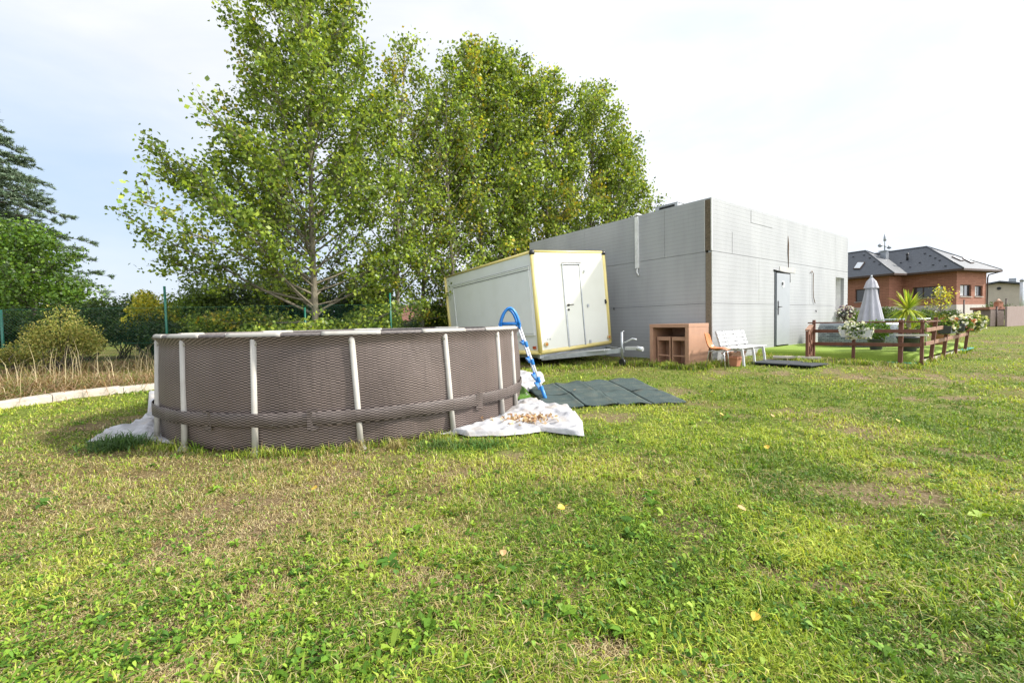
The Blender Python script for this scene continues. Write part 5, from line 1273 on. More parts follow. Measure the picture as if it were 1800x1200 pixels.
for s_ in (-1, 1):
    a = Vector((s_*(GW+.5), -.5, z_e-.08)); b = Vector((0, -.5, z_p+.28)); c = Vector((0, GD+.5, z_p+.28)); d = Vector((s_*(GW+.5), GD+.5, z_e-.08)); u_ = Vector((0, 0, .16))
    mb.add([a, b, c, d, a+u_, b+u_, c+u_, d+u_], [(0, 1, 2, 3), (4, 5, 6, 7), (0, 1, 5, 4), (1, 2, 6, 5), (2, 3, 7, 6), (3, 0, 4, 7)])
rf = mb.build('roof', SLT, g2, local=True)
mb = MB(); mb.bb(.9, 1.4, 2, 2.5, z_p-.3, z_p+.75); mb.build('chimney', GREY, rf, local=True)
mb = MB(); mb.lathe([(.16, 0), (.16, .02)], (0, 0, 0), 12); vent = mb.build('gable_vent', BLK, g2, local=True); vent.location = (0, -.02, z_p-.35); vent.rotation_euler = (PI/2, 0, 0)
pb = P(1796, 550, 40); pl = thing('metal_flue', 'tall pale metal flue pipe at the right edge before the beige house', 'flue', (pb.x, pb.y, .7))
mb = MB(); mb.tube([(0, 0, 0), (0, 0, P(1796, 494, 40).z-.7)], .16, 12); mb.build('pipe', ALU, pl, local=True)
mb = MB(); mb.lathe([(.2, 0), (.2, .1), (.05, .22)], (0, 0, P(1796, 494, 40).z-.7), 12); mb.build('cap', GREY, pl, local=True)

# ---------------------------------------------------------------- garden walls and boards at the lawn's far edge
DWL = mat('dark_stone_wall', (.09, .085, .075), .95, (.05, .045, .04), 4, bump=.8, bsc=9)
def wall_px(name, lab, cat, pa, pb_, D0, D1, ztop, th, m, z0=None, group=None):
    a = P(pa[0], pa[1], D0); b = P(pb_[0], pb_[1], D1); za = g1(a.x, a.y)-.05 if z0 is None else z0
    a.z = b.z = 0; d = (b-a).normalized(); n = Vector((-d.y, d.x, 0))*th
    V = [Vector((p.x, p.y, z)) for z in (za, ztop) for p in (a, b, b+n, a+n)]
    mb = MB(); mb.add(V, [(0, 1, 2, 3), (4, 5, 6, 7), (0, 1, 5, 4), (1, 2, 6, 5), (2, 3, 7, 6), (3, 0, 4, 7)]); return tag(mb.build(name, m, loc=(a.x, a.y, za), bevel=.01), lab, cat, group)
zt_w = P(1720, 560, 27).z
wall_px('garden_wall', 'low dark stone garden wall along the far edge of the lawn', 'wall', (1490, 560), (1742, 560), 24, 27, zt_w, .3, DWL)
PBR = mat('grey_brown_brick', (.27, .21, .18), .95, (.18, .14, .12), 9, stretch=(1, 1, 5), bump=.8, bsc=14)
wall_px('brick_stack', 'stacked grey-brown blocks under a reddish cover beside the pinkish boards', 'block stack', (1741, 560), (1765, 560), 26, 26.5, P(1750, 544, 26).z, .8, PBR)
wall_px('stack_cover', 'reddish brown cover lying on the stacked blocks', 'cover', (1739, 560), (1769, 560), 25.95, 26.5, P(1750, 539.5, 26).z, .9, mat('red_brown_cover', (.30, .13, .08), .8), z0=P(1750, 544, 26).z+.003)
wall_px('garden_boards', 'pinkish grey board screen at the right edge of the lawn', 'board screen', (1770, 560), (1860, 560), 25.5, 27.5, P(1785, 538, 25.5).z, .1, mat('pinkish_boards', (.34, .26, .24), .9, (.27, .2, .18), 6, stretch=(6, 6, .4)))
gp2 = 'thin dark posts behind the garden wall'
for (px, yt, D, lab) in ((1694, 528, 28, 'thin dark post standing before the pale base of the brown house corner'), (1751.5, 540, 25.6, 'thin dark post in front of the stacked blocks'), (1768, 526, 29, 'thin dark post rising behind the pinkish boards')):
    p = P(px, 560, D); z0 = g1(p.x, p.y); tp = P(px, yt, D).z; t = thing('thin_post', lab, 'post', (p.x, p.y, z0), 0, gp2)
    mb = MB(); mb.tube([(0, 0, 0), (0, 0, tp-z0)], .04, 6); mb.build('shaft', DWD, t, local=True)
    mb = MB(); mb.lathe([(.05, 0), (.05, .04), (.01, .05)], (0, 0, tp-z0), 6); mb.build('cap', DWD, t, local=True)
p = P(1755, 541, 26.4); bh = thing('bird_house', 'tiny clay lantern ornament with a pointed roof standing on the stack cover', 'ornament', (p.x, p.y, P(1750, 539.5, 26).z))
mb = MB(); mb.bb(-.14, .14, -.14, .14, 0, .28); mb.build('body', POT, bh, local=True)
mb = MB(); mb.lathe([(.26, .28), (.02, .5)], (0, 0, 0), 4, cap=True); mb.build('roof', TERRA, bh, local=True)
# ---------------------------------------------------------------- left edge: kerb, weeds, wire fence
cd = (CURB1-CURB0); cd.z = 0; cd.normalize(); cn = Vector((-cd.y, cd.x, 0))
CON = mat('concrete_kerb', (.56, .51, .44), .9, (.42, .37, .31), 5, bump=.5, bsc=30, dirt=((.25, .2, .13), .6, 7))
mb = MB(); L = (CURB1-CURB0).length+3; k = 6
for i in range(k):
    a = CURB0+cd*(L*i/k); b = CURB0+cd*(L*(i+1)/k-.008); za = g1(a.x, a.y); zb = g1(b.x, b.y)
    a = Vector((a.x, a.y, max(za, .0)+.01*math.sin(i*2.1))); b = Vector((b.x, b.y, zb+.01*math.sin(i*2.1+.5)))
    n = cn*.26; V = [a+Vector((0, 0, -.1)), b+Vector((0, 0, -.1)), b+n+Vector((0, 0, -.1)), a+n+Vector((0, 0, -.1)), a+Vector((0, 0, .11)), b+Vector((0, 0, .11)), b+n+Vector((0, 0, .12)), a+n+Vector((0, 0, .12))]
    mb.add(V, [(0, 1, 2, 3), (4, 5, 6, 7), (0, 1, 5, 4), (1, 2, 6, 5), (2, 3, 7, 6), (3, 0, 4, 7)])
o = mb.build('concrete_kerb', CON, loc=CURB0, bevel=.006); tag(o, 'pale concrete kerb running along the left edge of the lawn', 'kerb')
def weeds():
    # dry weed bed beyond the kerb
    parts = []
    N = 70000; s = RG.uniform(-1, 16, N); t = .3+RG.uniform(0, 1, N)**1.05*5.0
    x = CURB0.x+cd.x*s+cn.x*t; y = CURB0.y+cd.y*s+cn.y*t
    cl = fbm(x, y, .9, 12, 3); k = RG.uniform(0, 1, N) < np.clip((cl-.25)*3, .2, 1); k &= ~blocked(x, y); x = x[k]; y = y[k]; N = len(x)
    dry = RG.uniform(0, 1, N) < .72
    col = np.where(dry[:, None], np.array([(.36, .24, .13), (.46, .35, .21), (.26, .16, .085), (.34, .22, .14)])[RG.integers(0, 4, N)], np.array([(.13, .18, .04), (.2, .24, .05), (.09, .13, .03)])[RG.integers(0, 3, N)])*(1+RG.normal(size=(N, 1))*.15)
    h = (.22+.36*fbm(x, y, 1.1, 66, 3))*RG.uniform(.5, 1.5, N)
    parts.append(blades(x, y, h, RG.uniform(.006, .014, N), RG.uniform(.7, 1.9, N), np.clip(col, .01, .9)))
    n2 = 520; s = RG.uniform(0, 9, n2); t = RG.uniform(.5, 3, n2); x = CURB0.x+cd.x*s+cn.x*t; y = CURB0.y+cd.y*s+cn.y*t
    parts.append(blades(x, y, RG.uniform(.5, 1.2, n2), np.full(n2, .008), RG.uniform(.1, .9, n2), np.array([(.5, .42, .26)])*(1+RG.normal(size=(n2, 1))*.15)))
    V, Lp, S, K = merge(parts); o = np_mesh('dry_weeds', V, Lp, S, K, LM); tag(o, 'bed of tall dry straw-coloured weeds between kerb and fence', 'weeds', kind='stuff')
weeds()
GRN = mat('green_coated_wire', (.01, .13, .085), .4, (.008, .1, .065), 5)
FA = P(5, 640, 10.6); FB = P(294, 640, 11.6); FC_ = P(540, 600, 12.2); FD = P(690, 600, 13.4)
fd = (FC_-FA); fd.z = 0; FL = fd.length; fd.normalize()
def fpt(s): return FA+fd*s
fen = thing('wire_fence', 'green chain-link fence on green posts along the left side behind the pool', 'fence', (FA.x, FA.y, g1(FA.x, FA.y)))
ztf = P(60, 544, (FA.y+FB.y)/2-.3).z
S0, S1 = -4, FL+3.2
def sx_at(px):
    d = ray(px, 600); n = Vector((-fd.y, fd.x, 0)); p = RP(px, 600, FA, n); return (p-FA).dot(fd)
for px, yt in ((5, 575), (294, 503), (538, 540), (688, 515)):
    s = sx_at(px); p = fpt(s); z0 = g1(p.x, p.y); zt = P(px, yt, p.y).z if px != 5 else ztf
    mb = MB(); mb.tube([(p.x, p.y, z0-.1), (p.x, p.y, zt)], .028, 8); mb.build('post', GRN, fen)
p = fpt(S0); mb = MB(); mb.tube([(p.x, p.y, 0), (p.x, p.y, ztf)], .028, 8); mb.build('post', GRN, fen)
mb = MB()
for z_ in (ztf-.01, .95, .3):
    a = fpt(S0); b = fpt(S1); mb.beam((a.x, a.y, z_), (b.x, b.y, z_+.05), .006, .006)
mb.build('line_wire', GRN, fen)
z0 = .22; Hh = ztf-z0; st = .075; p0 = []; p1 = []
for i in range(int((S1-S0+Hh)/st)):
    s = S0-Hh+i*st
    for sg in (0, 1):
        a = (s, z0) if sg == 0 else (s, ztf); b = (s+Hh, ztf) if sg == 0 else (s+Hh, z0)
        if a[0] < S0: f = (S0-a[0])/Hh; a = (S0, a[1]+(b[1]-a[1])*f)
        if b[0] > S1: f = (S1-a[0])/max(b[0]-a[0], 1e-6); b = (S1, a[1]+(b[1]-a[1])*f)
        if b[0] <= a[0]: continue
        q = fpt(a[0]); r = fpt(b[0]); p0.append((q.x, q.y, a[1])); p1.append((r.x, r.y, b[1]))
p0 = np.array(p0); p1 = np.array(p1); V, Lp, S = seg_arrays(p0, p1, np.full(len(p0), .0014), np.full(len(p0), .0014), 3)
np_mesh('wire_mesh', V, Lp, S, None, GRN, fen)

# ---------------------------------------------------------------- trees
BARK = mat('poplar_bark', (.24, .21, .15), .9, (.12, .10, .07), 9, bump=.8, bsc=25, stretch=(1, 1, .35))
BARKD = mat('dark_bark', (.10, .08, .06), .9, (.06, .05, .04), 9, bump=.8, bsc=25)
TLM = leafmat('tree_leaf', .42, .42, .4)
POPL = np.array([(.22, .30, .04), (.155, .23, .032), (.33, .40, .06), (.10, .16, .024)])
POPY = np.array([(.34, .34, .04), (.42, .33, .035), (.27, .32, .05)])
def broad_tree(name, lab, cat, base, H, env, nb=46, z0f=.12, sub=12, lps=34, leaf=.075, pal=POPL, pal2=POPY, yel=.10, el0=.75, trunk_r=.10, sig=.17, group=None, az_bias=None, bark=None, lean=(0, 0), upk=.22, seed=1, dens=None, fork=None, droop=0, lowp=1.1, tonev=.26):
    """env(h, az) -> crown radius at height fraction h"""
    global RG
    RG = np.random.default_rng(seed); R = random.Random(seed)
    t = thing(name, lab, cat, base, 0, group)
    B = np.array(base); A0s = []; A1s = []; RA = []; RB = []
    ks = 14; tp = []
    ph = R.uniform(0, 6)
    for i in range(ks+1):
        f = i/ks; tp.append(B+np.array([lean[0]*f+.10*math.sin(f*5+ph)*f, lean[1]*f+.10*math.cos(f*4+ph)*f, H*.97*f-.05*(i == 0)]))
    tp = np.array(tp)
    def tpos(f): k = min(f*ks, ks-1e-6); i = int(k); return tp[i]*(1-(k-i))+tp[i+1]*(k-i)
    def trad(f): return trunk_r*(1-f)**.85+.008
    for i in range(ks): A0s.append(tp[i]); A1s.append(tp[i+1]); RA.append(trad(i/ks)); RB.append(trad((i+1)/ks))
    wood_main = (np.array(A0s), np.array(A1s), np.array(RA), np.array(RB))
    C0 = []; C1 = []; ra_ = []; rb_ = []; LC = []; LN = []; LS = []; LY = []
    for b in range(nb):
        f = z0f+(1-z0f)*((b+.5)/nb)**lowp*.97; az = b*2.399+R.uniform(-.4, .4)
        if az_bias is not None and R.random() < az_bias[1]: az = az_bias[0]+R.gauss(0, .6)
        p = tpos(f); el = el0+(.45)*f-max(0, .24-f)*droop+R.uniform(-.12, .12)+(R.uniform(-.3, .4) if f < .2 and droop else 0)
        # length so that the tip meets the envelope
        Lb = .2
        for _ in range(60):
            q = p+np.array([math.cos(az)*math.cos(el)*Lb, math.sin(az)*math.cos(el)*Lb, math.sin(el)*Lb+upk*Lb*Lb*.12])
            hf = (q[2]-B[2])/H; cx = tpos(min(max(hf, 0), 1)); rr = math.hypot(q[0]-cx[0], q[1]-cx[1])
            if hf > 1.0 or rr > env(hf, az): break
            Lb += .1
        Lb *= R.uniform(.8, 1.05); n = 5; pts = [p]
        for k in range(1, n+1):
            s = k/n*Lb; pts.append(p+np.array([math.cos(az)*math.cos(el)*s, math.sin(az)*math.cos(el)*s, math.sin(el)*s+upk*s*s*.12])+np.array([R.gauss(0, .03), R.gauss(0, .03), R.gauss(0, .02)])*s)
        r0_ = min(trad(f)*.5, .008+Lb*.008)
        for k in range(n): C0.append(pts[k]); C1.append(pts[k+1]); ra_.append(r0_*(1-k/n*.8)); rb_.append(r0_*(1-(k+1)/n*.8))
        ns = max(3, int(sub*Lb/1.6)); ycl = R.random() < yel
        for j in range(ns):
            u = R.uniform(.22, 1.02)**.8; k = min(int(u*n), n-1); q = pts[k]*(1-(u*n-k))+pts[k+1]*(u*n-k)
            if u > 1: q = pts[-1]
            a2 = az+R.choice((-1, 1))*R.uniform(.3, 1.5); e2 = el+R.uniform(-.6, .5); l2 = (.18+.26*Lb*(1-u*.6))*R.uniform(.5, 1.1)
            l2 = min(l2, 1.1)
            e_ = q+np.array([math.cos(a2)*math.cos(e2), math.sin(a2)*math.cos(e2), math.sin(e2)])*l2
            C0.append(q); C1.append(e_); ra_.append(.009); rb_.append(.003)
            for w in (.35, .7, 1.0):
                if dens is not None and R.random() > dens: continue
                LC.append(q*(1-w)+e_*w); LN.append(lps*R.uniform(.4, 1.4)/3*(1.25 if w == 1 else .9)); LS.append(sig*R.uniform(.7, 1.2)); LY.append(1 if ycl or R.random() < yel*.6 else 0)
    LC = np.array(LC); LN = np.maximum(1, np.array(LN)).astype(int); idx = np.repeat(np.arange(len(LC)), LN); N = len(idx)
    c = LC[idx]+RG.normal(size=(N, 3))*np.array(LS)[idx][:, None]*np.array([1, 1, .85])
    tone = np.clip(RG.normal(size=len(LC))*tonev+1, .45, 1.7)
    col = np.where((np.array(LY)[idx] > 0)[:, None] & (RG.uniform(0, 1, (N, 1)) < .6), pal2[RG.integers(0, len(pal2), N)], pal[RG.integers(0, len(pal), N)])*tone[idx][:, None]
    sc_ = leaf*RG.uniform(.65, 1.2, N)
    v, k_ = leaf_arrays(c, sc_, sc_*.82, col, .25, .16)
    leaf_mesh('crown', v, k_, TLM, t)
    V, Lp, S = seg_arrays(wood_main[0], wood_main[1], wood_main[2], wood_main[3], 8)
    V2, L2, S2 = seg_arrays(np.array(C0), np.array(C1), np.array(ra_), np.array(rb_), 4)
    np_mesh('trunk', np.concatenate([V, V2]), np.concatenate([Lp, L2+len(V)]), np.concatenate([S, S2+len(Lp)]), None, bark or BARK, t, smooth=True)
    return t, N
TOT = 0
def gpos(px, D):
    p = P(px, 600, D); return Vector((p.x, p.y, g1(p.x, p.y)))
def zpx(px, py, D): return P(px, py, D).z
LEFT = PI
def env1(h, az):
    pr = np.interp(h, [0, .10, .16, .25, .35, .48, .6, .72, .82, .92, 1.0, 1.05], [.8, 2.4, 3.1, 3.3, 3.2, 2.9, 2.5, 2.1, 1.75, 1.25, .4, .1])
    side = math.cos(az-LEFT)
    low = np.interp(h, [0, .2, .33, .42, .5, .7, 1], [1.0, 1.1, 1.32, 1.15, .98, .88, .8])
    return pr*((1+(low-1)*max(side, 0)) if side > 0 else 1+side*-.1 if False else (1 if side > 0 else 1-.12*abs(side)))
pg = 'poplars in the row behind the pool and trailer'
b = gpos(557, 12.6); H = zpx(560, -75, 12.6)-b.z
t1_, n = broad_tree('poplar_tree', 'tallest poplar, at the left end of the row behind the swimming pool', 'tree', b, H, env1, nb=104, z0f=.075, sub=17, lps=30, leaf=.112, droop=3.7, dens=.72, lowp=1.3, trunk_r=.10, az_bias=(LEFT+.1, .08), el0=.50, yel=.06, group=pg, seed=5, sig=.145); TOT += n
def envp(w, low=.15, top=.35):
    return lambda h, az: w*np.interp(h, [0, low, .3, .5, .68, .82, .93, 1.0, 1.05], [.35, .8, 1.0, 1.0, .92, .72, .45, top*.3, .05])*(1+.12*math.sin(az*3+h*9))
specs = [  # px trunk, depth, apex px x,y, width, nb, label, seed, z0
 (697, 14.6, 705, 52, 1.35, 44, 'slender pointed poplar between the tallest tree and the dense group', 11, .12),
 (740, 16.5, 758, 175, 1.5, 40, 'lower poplar filling the gap behind the slender one and the dense group', 12, .16),
 (800, 15.8, 783, 120, 1.5, 44, 'poplar just left of the trailer roof with bare leaning stems below', 13, .15),
 (848, 17.6, 838, 76, 2.2, 60, 'broad poplar above the left end of the trailer, highest of the dense group', 14, .1),
 (905, 18.6, 890, 88, 2.1, 56, 'poplar directly above the middle of the trailer roof', 15, .1),
 (968, 19.4, 958, 122, 2.2, 56, 'poplar above the front corner of the trailer and the far end of the grey wall', 16, .1),
 (1040, 20.6, 1040, 148, 2.2, 56, 'poplar behind the grey building with a separate pointed top', 17, .1),
 (1098, 21.5, 1088, 232, 1.9, 46, 'lowest poplar at the right end of the row behind the grey roof', 18, .1)]
for (px, D, ax, ay, wd_, nb, lab, sd_, zf) in specs:
    b = gpos(px, D); H = zpx(ax, ay, D)-b.z; ln = (P(ax, ay, D).x-b.x, 0)
    t, n = broad_tree('poplar_tree', lab, 'tree', b, H, envp(wd_), nb=nb, z0f=zf*.8, sub=13, lps=26 if wd_ > 1.6 else 20, leaf=.135 if D > 17 else .115, trunk_r=.075 if D < 17 else .1, el0=.62, yel=.13, group=pg, seed=sd_, lean=ln, sig=.18, droop=4.0, dens=.85); TOT += n
# bright green maple and blue-green cedar on the left
MAP = np.array([(.10, .23, .025), (.15, .30, .035), (.07, .17, .02), (.20, .34, .045)])
def envm(h, az): return (1.3+.25*math.sin(az*3+h*8)+.18*math.sin(az*7+h*15))*np.interp(h, [0, .2, .35, .55, .75, .9, 1, 1.05], [.8, 1.0, 1.05, 1.0, .85, .6, .15, .05])
b = gpos(62, 15); H = zpx(95, 400, 15)-b.z
t, n = broad_tree('maple_tree', 'dense bright green maple behind the wire fence at the left edge', 'tree', b, H, envm, nb=56, z0f=.10, sub=13, lps=30, leaf=.11, pal=MAP*.72+np.array([.012, 0, .004]), pal2=MAP*.85, yel=.05, el0=.3, trunk_r=.12, bark=BARKD, seed=31, upk=.1, sig=.2); TOT += n
def conifer(name, lab, base, H, R0, nb, cols, seed, lo_=.03):
    global RG
    RG = np.random.default_rng(seed); R = random.Random(seed); t = thing(name, lab, 'tree', base)
    B = np.array(base); C0 = []; C1 = []; ra_ = []; rb_ = []; NP = []; NA = []; NL = []
    for b in range(nb):
        f = lo_+(1-lo_)*((b+.5)/nb)**.9; az = b*2.399+R.uniform(-.3, .3); L = R0*(1-f)**.8*R.uniform(.72, 1.12)+.15; p = B+np.array([0, 0, H*f]); el = .22
        n = 7; pts = [p]; d = np.array([math.cos(az), math.sin(az), 0.])
        for k in range(1, n+1):
            s = k/n; pts.append(p+d*L*s+np.array([0, 0, L*(.20*s-.30*s*s+.04*math.sin(s*6+b))]))
        for k in range(n): C0.append(pts[k]); C1.append(pts[k+1]); ra_.append(.04*(1-k/n)+.006); rb_.append(.04*(1-(k+1)/n)+.006)
        sdv = np.array([-d[1], d[0], 0])
        for j in range(int(11+L*7)):
            u = R.uniform(.12, 1.0); k = min(int(u*n), n-1); q = pts[k]*(1-(u*n-k))+pts[k+1]*(u*n-k); sgn = R.choice((-1, 1)); l2 = (.35+.28*L*(1-u))*R.uniform(.5, 1.2)
            e = q+(d*R.uniform(.3, .9)+sdv*sgn*R.uniform(.4, 1))*l2*.8+np.array([0, 0, R.uniform(-.2, .26)*l2])
            C0.append(q); C1.append(e); ra_.append(.01); rb_.append(.003)
            m = int(14+l2*34)
            for _ in range(m):
                w = R.random()**.8; NP.append(q*(1-w)+e*w); NA.append((e-q)); NL.append(1)
    NP = np.array(NP); NA = unit(np.array(NA)); N = len(NP)
    L_ = RG.uniform(.13, .26, N); ax = unit(NA+RG.normal(size=(N, 3))*.45+np.array([0, 0, .12]))
    c = NP+ax*L_[:, None]*.4
    v, k_ = leaf_arrays(c, L_, .030, cols[RG.integers(0, len(cols), N)], .8, .2, axis=ax, fold=.3)
    leaf_mesh('crown', v, k_, NDM, t)
    V, Lp, S = seg_arrays(np.array(C0), np.array(C1), np.array(ra_), np.array(rb_), 4); np_mesh('branches', V, Lp, S, None, BARKD, t)
    mb = MB(); mb.tube([base, Vector(base)+Vector((0, 0, H*.5)), Vector(base)+Vector((0, 0, H))], [.2, .12, .02], 8); mb.build('trunk', BARKD, t)
    return N
NDM = leafmat('needles', .12, .6, .3)
CED = np.array([(.14, .20, .125), (.10, .155, .09), (.21, .27, .17), (.065, .105, .055)])
b = gpos(-62, 19); TOT += conifer('cedar_tree', 'large blue-green cedar with drooping branch tips at the left edge', b, zpx(-62, 100, 19)-b.z, 6.2, 230, CED, 41)
print('TREE LEAVES', TOT)

# ---------------------------------------------------------------- shrubs beyond the fence
def shrub(name, lab, base, ex, n, pal, leaf, seed, group=None, stems=10, cat='shrub', upb=.5, m=None, lumps=14):
    global RG
    RG = np.random.default_rng(seed); R = random.Random(seed); t = thing(name, lab, cat, base, 0, group); B = np.array(base); ex = np.array(ex)
    cs = []
    for i in range(lumps):
        v = unit(RG.normal(size=3))*R.uniform(.3, .78); v[2] = abs(v[2])*.9 if R.random() < .75 else v[2]*.5; cs.append(v)
    cs = np.array(cs); rs = RG.uniform(.28, .48, lumps); idx = RG.integers(0, lumps, n)
    p = cs[idx]+unit(RG.normal(size=(n, 3)))*(rs[idx]*RG.uniform(.5, 1.08, n))[:, None]
    p = p*ex+B+np.array([0, 0, ex[2]*.72]); p[:, 2] = np.maximum(p[:, 2], B[2]+.02+RG.uniform(0, .2, n))
    tone = (1+RG.normal(size=lumps)*.15)[idx][:, None]
    s = leaf*RG.uniform(.6, 1.25, n); v, k_ = leaf_arrays(p, s, s*.6, pal[RG.integers(0, len(pal), n)]*tone, upb, .18)
    leaf_mesh('foliage', v, k_, m or TLM, t)
    C0 = []; C1 = []
    for i in range(stems):
        a = B+np.array([R.gauss(0, .1), R.gauss(0, .1), 0]); c = B+cs[i % lumps]*ex*.8+np.array([0, 0, ex[2]*.7]); mid = (a+c)/2+RG.normal(size=3)*.08
        C0 += [a, mid]; C1 += [mid, c]
    k = len(C0); V, Lp, S = seg_arrays(np.array(C0), np.array(C1), np.tile([.022, .014], k//2), np.tile([.014, .006], k//2), 4); np_mesh('stems', V, Lp, S, None, BARKD, t)
    return t
DG = np.array([(.045, .085, .02), (.03, .055, .015), (.075, .12, .03), (.05, .07, .02)]); MG = np.array([(.12, .19, .03), (.08, .13, .025), (.18, .25, .04)]); YG = np.array([(.55, .50, .05), (.42, .44, .05), (.62, .52, .06), (.26, .32, .05)])
hg = 'shrubs beyond the wire fence'
rows = [(30, 14.0, 2.0, 1.5, 1.15, DG, 'dark green shrub at the left edge under the maple'), (150, 13.8, 1.9, 1.5, 1.15, DG, 'dark green shrub right of the maple and behind the yellowing bush'),
        (218, 14.6, 1.4, 1.3, 1.4, DG*1.25, 'mid green shrub whose top meets the sky left of the yellow shrub'), (268, 14.0, 1.0, 1.0, 1.4, YG, 'shrub with golden yellow leaves behind the tall green fence post'),
        (262, 13.0, 1.6, 1.0, .85, DG*.8, 'dark shrub low behind the mesh right beside the pool rim'), (345, 14.5, 1.7, 1.3, 1.55, MG, 'mid green shrub just right of the tall fence post'),
        (425, 15.0, 1.8, 1.3, 1.5, DG, 'dark shrub below the left branches of the tallest poplar'), (505, 15.5, 1.8, 1.3, 1.6, DG*.9, 'dark shrub left of the tallest poplar trunk'),
        (590, 15.5, 1.8, 1.3, 1.6, DG*.9, 'dark shrub right of the tallest poplar trunk'), (655, 16.5, 1.4, 1.2, 1.35, DG*.9, 'dark shrub left of the slender poplar stems'),
        (765, 19, 1.3, 1.0, 1.2, MG*.8, 'green shrub low beside the left end of the trailer')]
for i, (px, D, wx, wy, hz, pal, lab) in enumerate(rows):
    b = gpos(px, D); shrub('hedge_shrub', lab, b, (wx, wy, hz), 9000, pal, .095, 100+i, hg)
for i, (px, D, wx, hz, lab) in enumerate([(520, 19.5, 2.6, 2.6, 'tall dark bush far behind the tallest poplar'), (640, 20, 2.4, 2.2, 'tall dark bush far behind the slender poplar'), (860, 24, 3.2, 2.6, 'dark bush behind the dense poplars above the trailer'), (400, 19, 2.6, 2.1, 'tall dark bush far behind the left poplar branches')]):
    b = gpos(px, D); shrub('tall_bush', lab, b, (wx, 1.6, hz), 8000, DG*.9, .13, 140+i, 'tall bushes far behind the poplars', stems=6)
for i, (px, D, wx, hz, lab) in enumerate([(452, 12.9, 1.15, 1.15, 'leafy light green sucker growth left of the tallest poplar trunk'), (385, 13.2, 1.0, 1.0, 'leafy light green sucker growth farther left under the long low branch'),
        (508, 13.1, .8, .95, 'small leafy sucker growth close against the left of the tallest trunk'), (612, 13.1, .95, 1.05, 'leafy light green sucker growth right of the tallest poplar trunk'), (672, 14.0, .8, 1.15, 'leafy sucker growth at the foot of the slender poplar')]):
    b = gpos(px, D); shrub('poplar_sucker', lab, b, (wx, .8, hz), 4200, POPL, .10, 210+i, 'leafy sucker growth under the poplars', stems=8, lumps=16)
# yellowing wild bush in front of the fence
b = gpos(100, 10.1)
WB = np.array([(.36, .34, .08), (.26, .28, .06), (.44, .38, .12), (.17, .22, .05)])
shrub('wild_bush', 'yellowing wild bush with thin dry stems in front of the wire fence', b, (1.0, .6, .95), 8500, WB, .05, 161, None, stems=26, m=LM, lumps=22)
b = gpos(30, 10.2); shrub('wild_bush', 'smaller greenish wild bush at the left edge in front of the wire fence', b, (.55, .5, .5), 2400, WB*.75, .05, 162, None, stems=14, m=LM)
# plants in the bed before the brown house
HG2 = 'plants between the terrace and the brown house'
for i, (px, D, wx, hz, pal, lab) in enumerate([(1495, 19, .8, .75, MG, 'green shrub at the corner of the grey building'), (1545, 21, 1.1, .7, DG*1.4, 'wide dark green shrub behind the closed parasol'),
        (1572, 22, 1.0, .62, MG, 'mid green shrub left behind the yucca'), (1618, 22, .9, .75, DG*1.6, 'bluish green bush right behind the yucca'), (1645, 23, .9, .55, YG*.7, 'low yellowish plants left of the little tree'), (1668, 23, .9, .6, DG*1.3, 'grey-green shrub beneath the little yellow tree'), (1755, 29, 1.2, .75, DG*1.2, 'dark shrub behind the stack cover')]):
    b = gpos(px, D); b.z += .2 if D > 20 else .1; shrub('garden_shrub', lab, b, (wx, .6, hz), 2200, pal, .09, 170+i, HG2, stems=6)
b = gpos(1652, 23.5); H = zpx(1652, 511, 23.5)-b.z
broad_tree('sapling_tree', 'small yellow-leaved tree on a thin stem before the brown house', 'tree', b, H, lambda h, az: .55*np.interp(h, [0, .35, .5, .7, 1, 1.05], [.1, .4, 1, .9, .2, .05]), nb=18, z0f=.42, sub=8, lps=9, leaf=.10, pal=YG, pal2=YG, yel=.3, el0=.5, trunk_r=.04, seed=191, sig=.14)
# reddish outbuilding far behind the poplars
c = gpos(738, 27); ob = thing('red_outbuilding', 'low outbuilding with reddish tiled roof far behind the poplars', 'outbuilding', c, .3)
zt = P(738, 533, 27).z-c.z
mb = MB(); mb.bb(-2.6, 2.6, 0, 4, 0, zt-1.0); mb.build('wall', mat('drab_wall', (.2, .17, .14), .9), ob, local=True)
mb = MB(); mb.add([(-2.9, -.3, zt-1.05), (2.9, -.3, zt-1.05), (2.9, 2, zt), (-2.9, 2, zt), (2.9, 4.3, zt-1.05), (-2.9, 4.3, zt-1.05)], [(0, 1, 2, 3), (3, 2, 4, 5), (0, 3, 5), (1, 4, 2), (0, 1, 4, 5)]); mb.build('roof', mat('red_tiles', (.22, .09, .06), .9, (.13, .06, .045), 9, stretch=(1, 6, 1)), ob, local=True)
mb = MB(); mb.bb(-1.2, -.4, -.03, -.003, .3, zt-1.3); mb.build('door', DWD, ob, local=True)
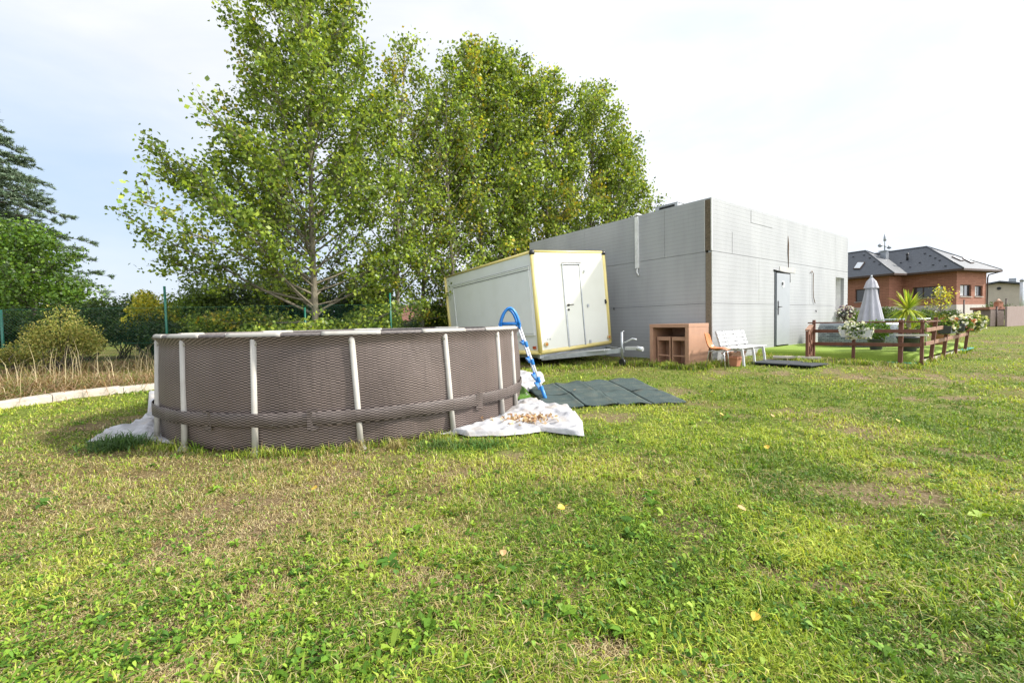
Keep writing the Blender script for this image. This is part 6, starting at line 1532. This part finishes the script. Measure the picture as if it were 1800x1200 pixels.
# fallen leaves
YL = mat('yellow_leaf', (.62, .42, .04), .6, (.5, .33, .04), 30); TANL = mat('tan_leaf', (.50, .32, .14), .7, (.4, .24, .1), 30)
spots = [(987, 905, YL, 'bright yellow fallen leaf on the grass in the middle of the lawn'), (553, 870, YL, 'yellow fallen leaf in the grass below the pool front leg'), (885, 988, TANL, 'orange-tan fallen leaf lying in the lower middle of the lawn'), (1328, 1105, YL, 'bright yellow fallen leaf at the bottom right of the lawn'),
         (1303, 907, TANL, 'tan fallen leaf right of the bright yellow one in the middle of the lawn'), (1348, 795, YL, 'yellow fallen leaf on the open lawn right of the groundsheet'), (1252, 694, YL, 'small yellow fallen leaf just right of the rubber mats'), (1358, 738, TANL, 'small tan fallen leaf on the open lawn beyond the mats'),
         (1268, 735, YL, 'small yellow fallen leaf in front of the rubber mat corner'), (1578, 747, YL, 'small yellow fallen leaf on the right side of the lawn'), (160, 945, TANL, 'pale tan fallen leaf at the left side of the lawn'), (1010, 690, TANL, 'tiny pale leaf lying on the green rubber mats near the ladder')]
for i, (px, py, m, lab) in enumerate(spots):
    c = G(px, py); c.z += .055 if py > 690 or px != 1010 else .05; s = .02 if py > 950 else .027
    mb = MB(); ang = rnd.uniform(0, 6); tl = Vector((rnd.uniform(-.5, .5), rnd.uniform(-.6, .1), 1)).normalized(); ux_ = tl.cross(Vector((math.cos(ang), math.sin(ang), 0))).normalized(); vy_ = tl.cross(ux_)
    shp = [(1.15, 0, 0), (.55, .75, .15), (-.25, .95, .22), (-.8, .45, .12), (-.75, -.4, .1), (-.25, -.9, .2), (.5, -.75, .18)]
    pts = [c]+[c+ux_*x_*s+vy_*y_*s+tl*z_*s for x_, y_, z_ in shp]; mb.add(pts, [(0, k+1, (k+1) % 7+1) for k in range(7)])
    sb = pts[4].lerp(pts[5], .5); mb.tube([sb, sb-ux_*s*1.0+tl*s*.2], .0015, 4)
    tag(mb.build('fallen_leaf', m, loc=c), lab, 'leaf', 'fallen leaves on the lawn')
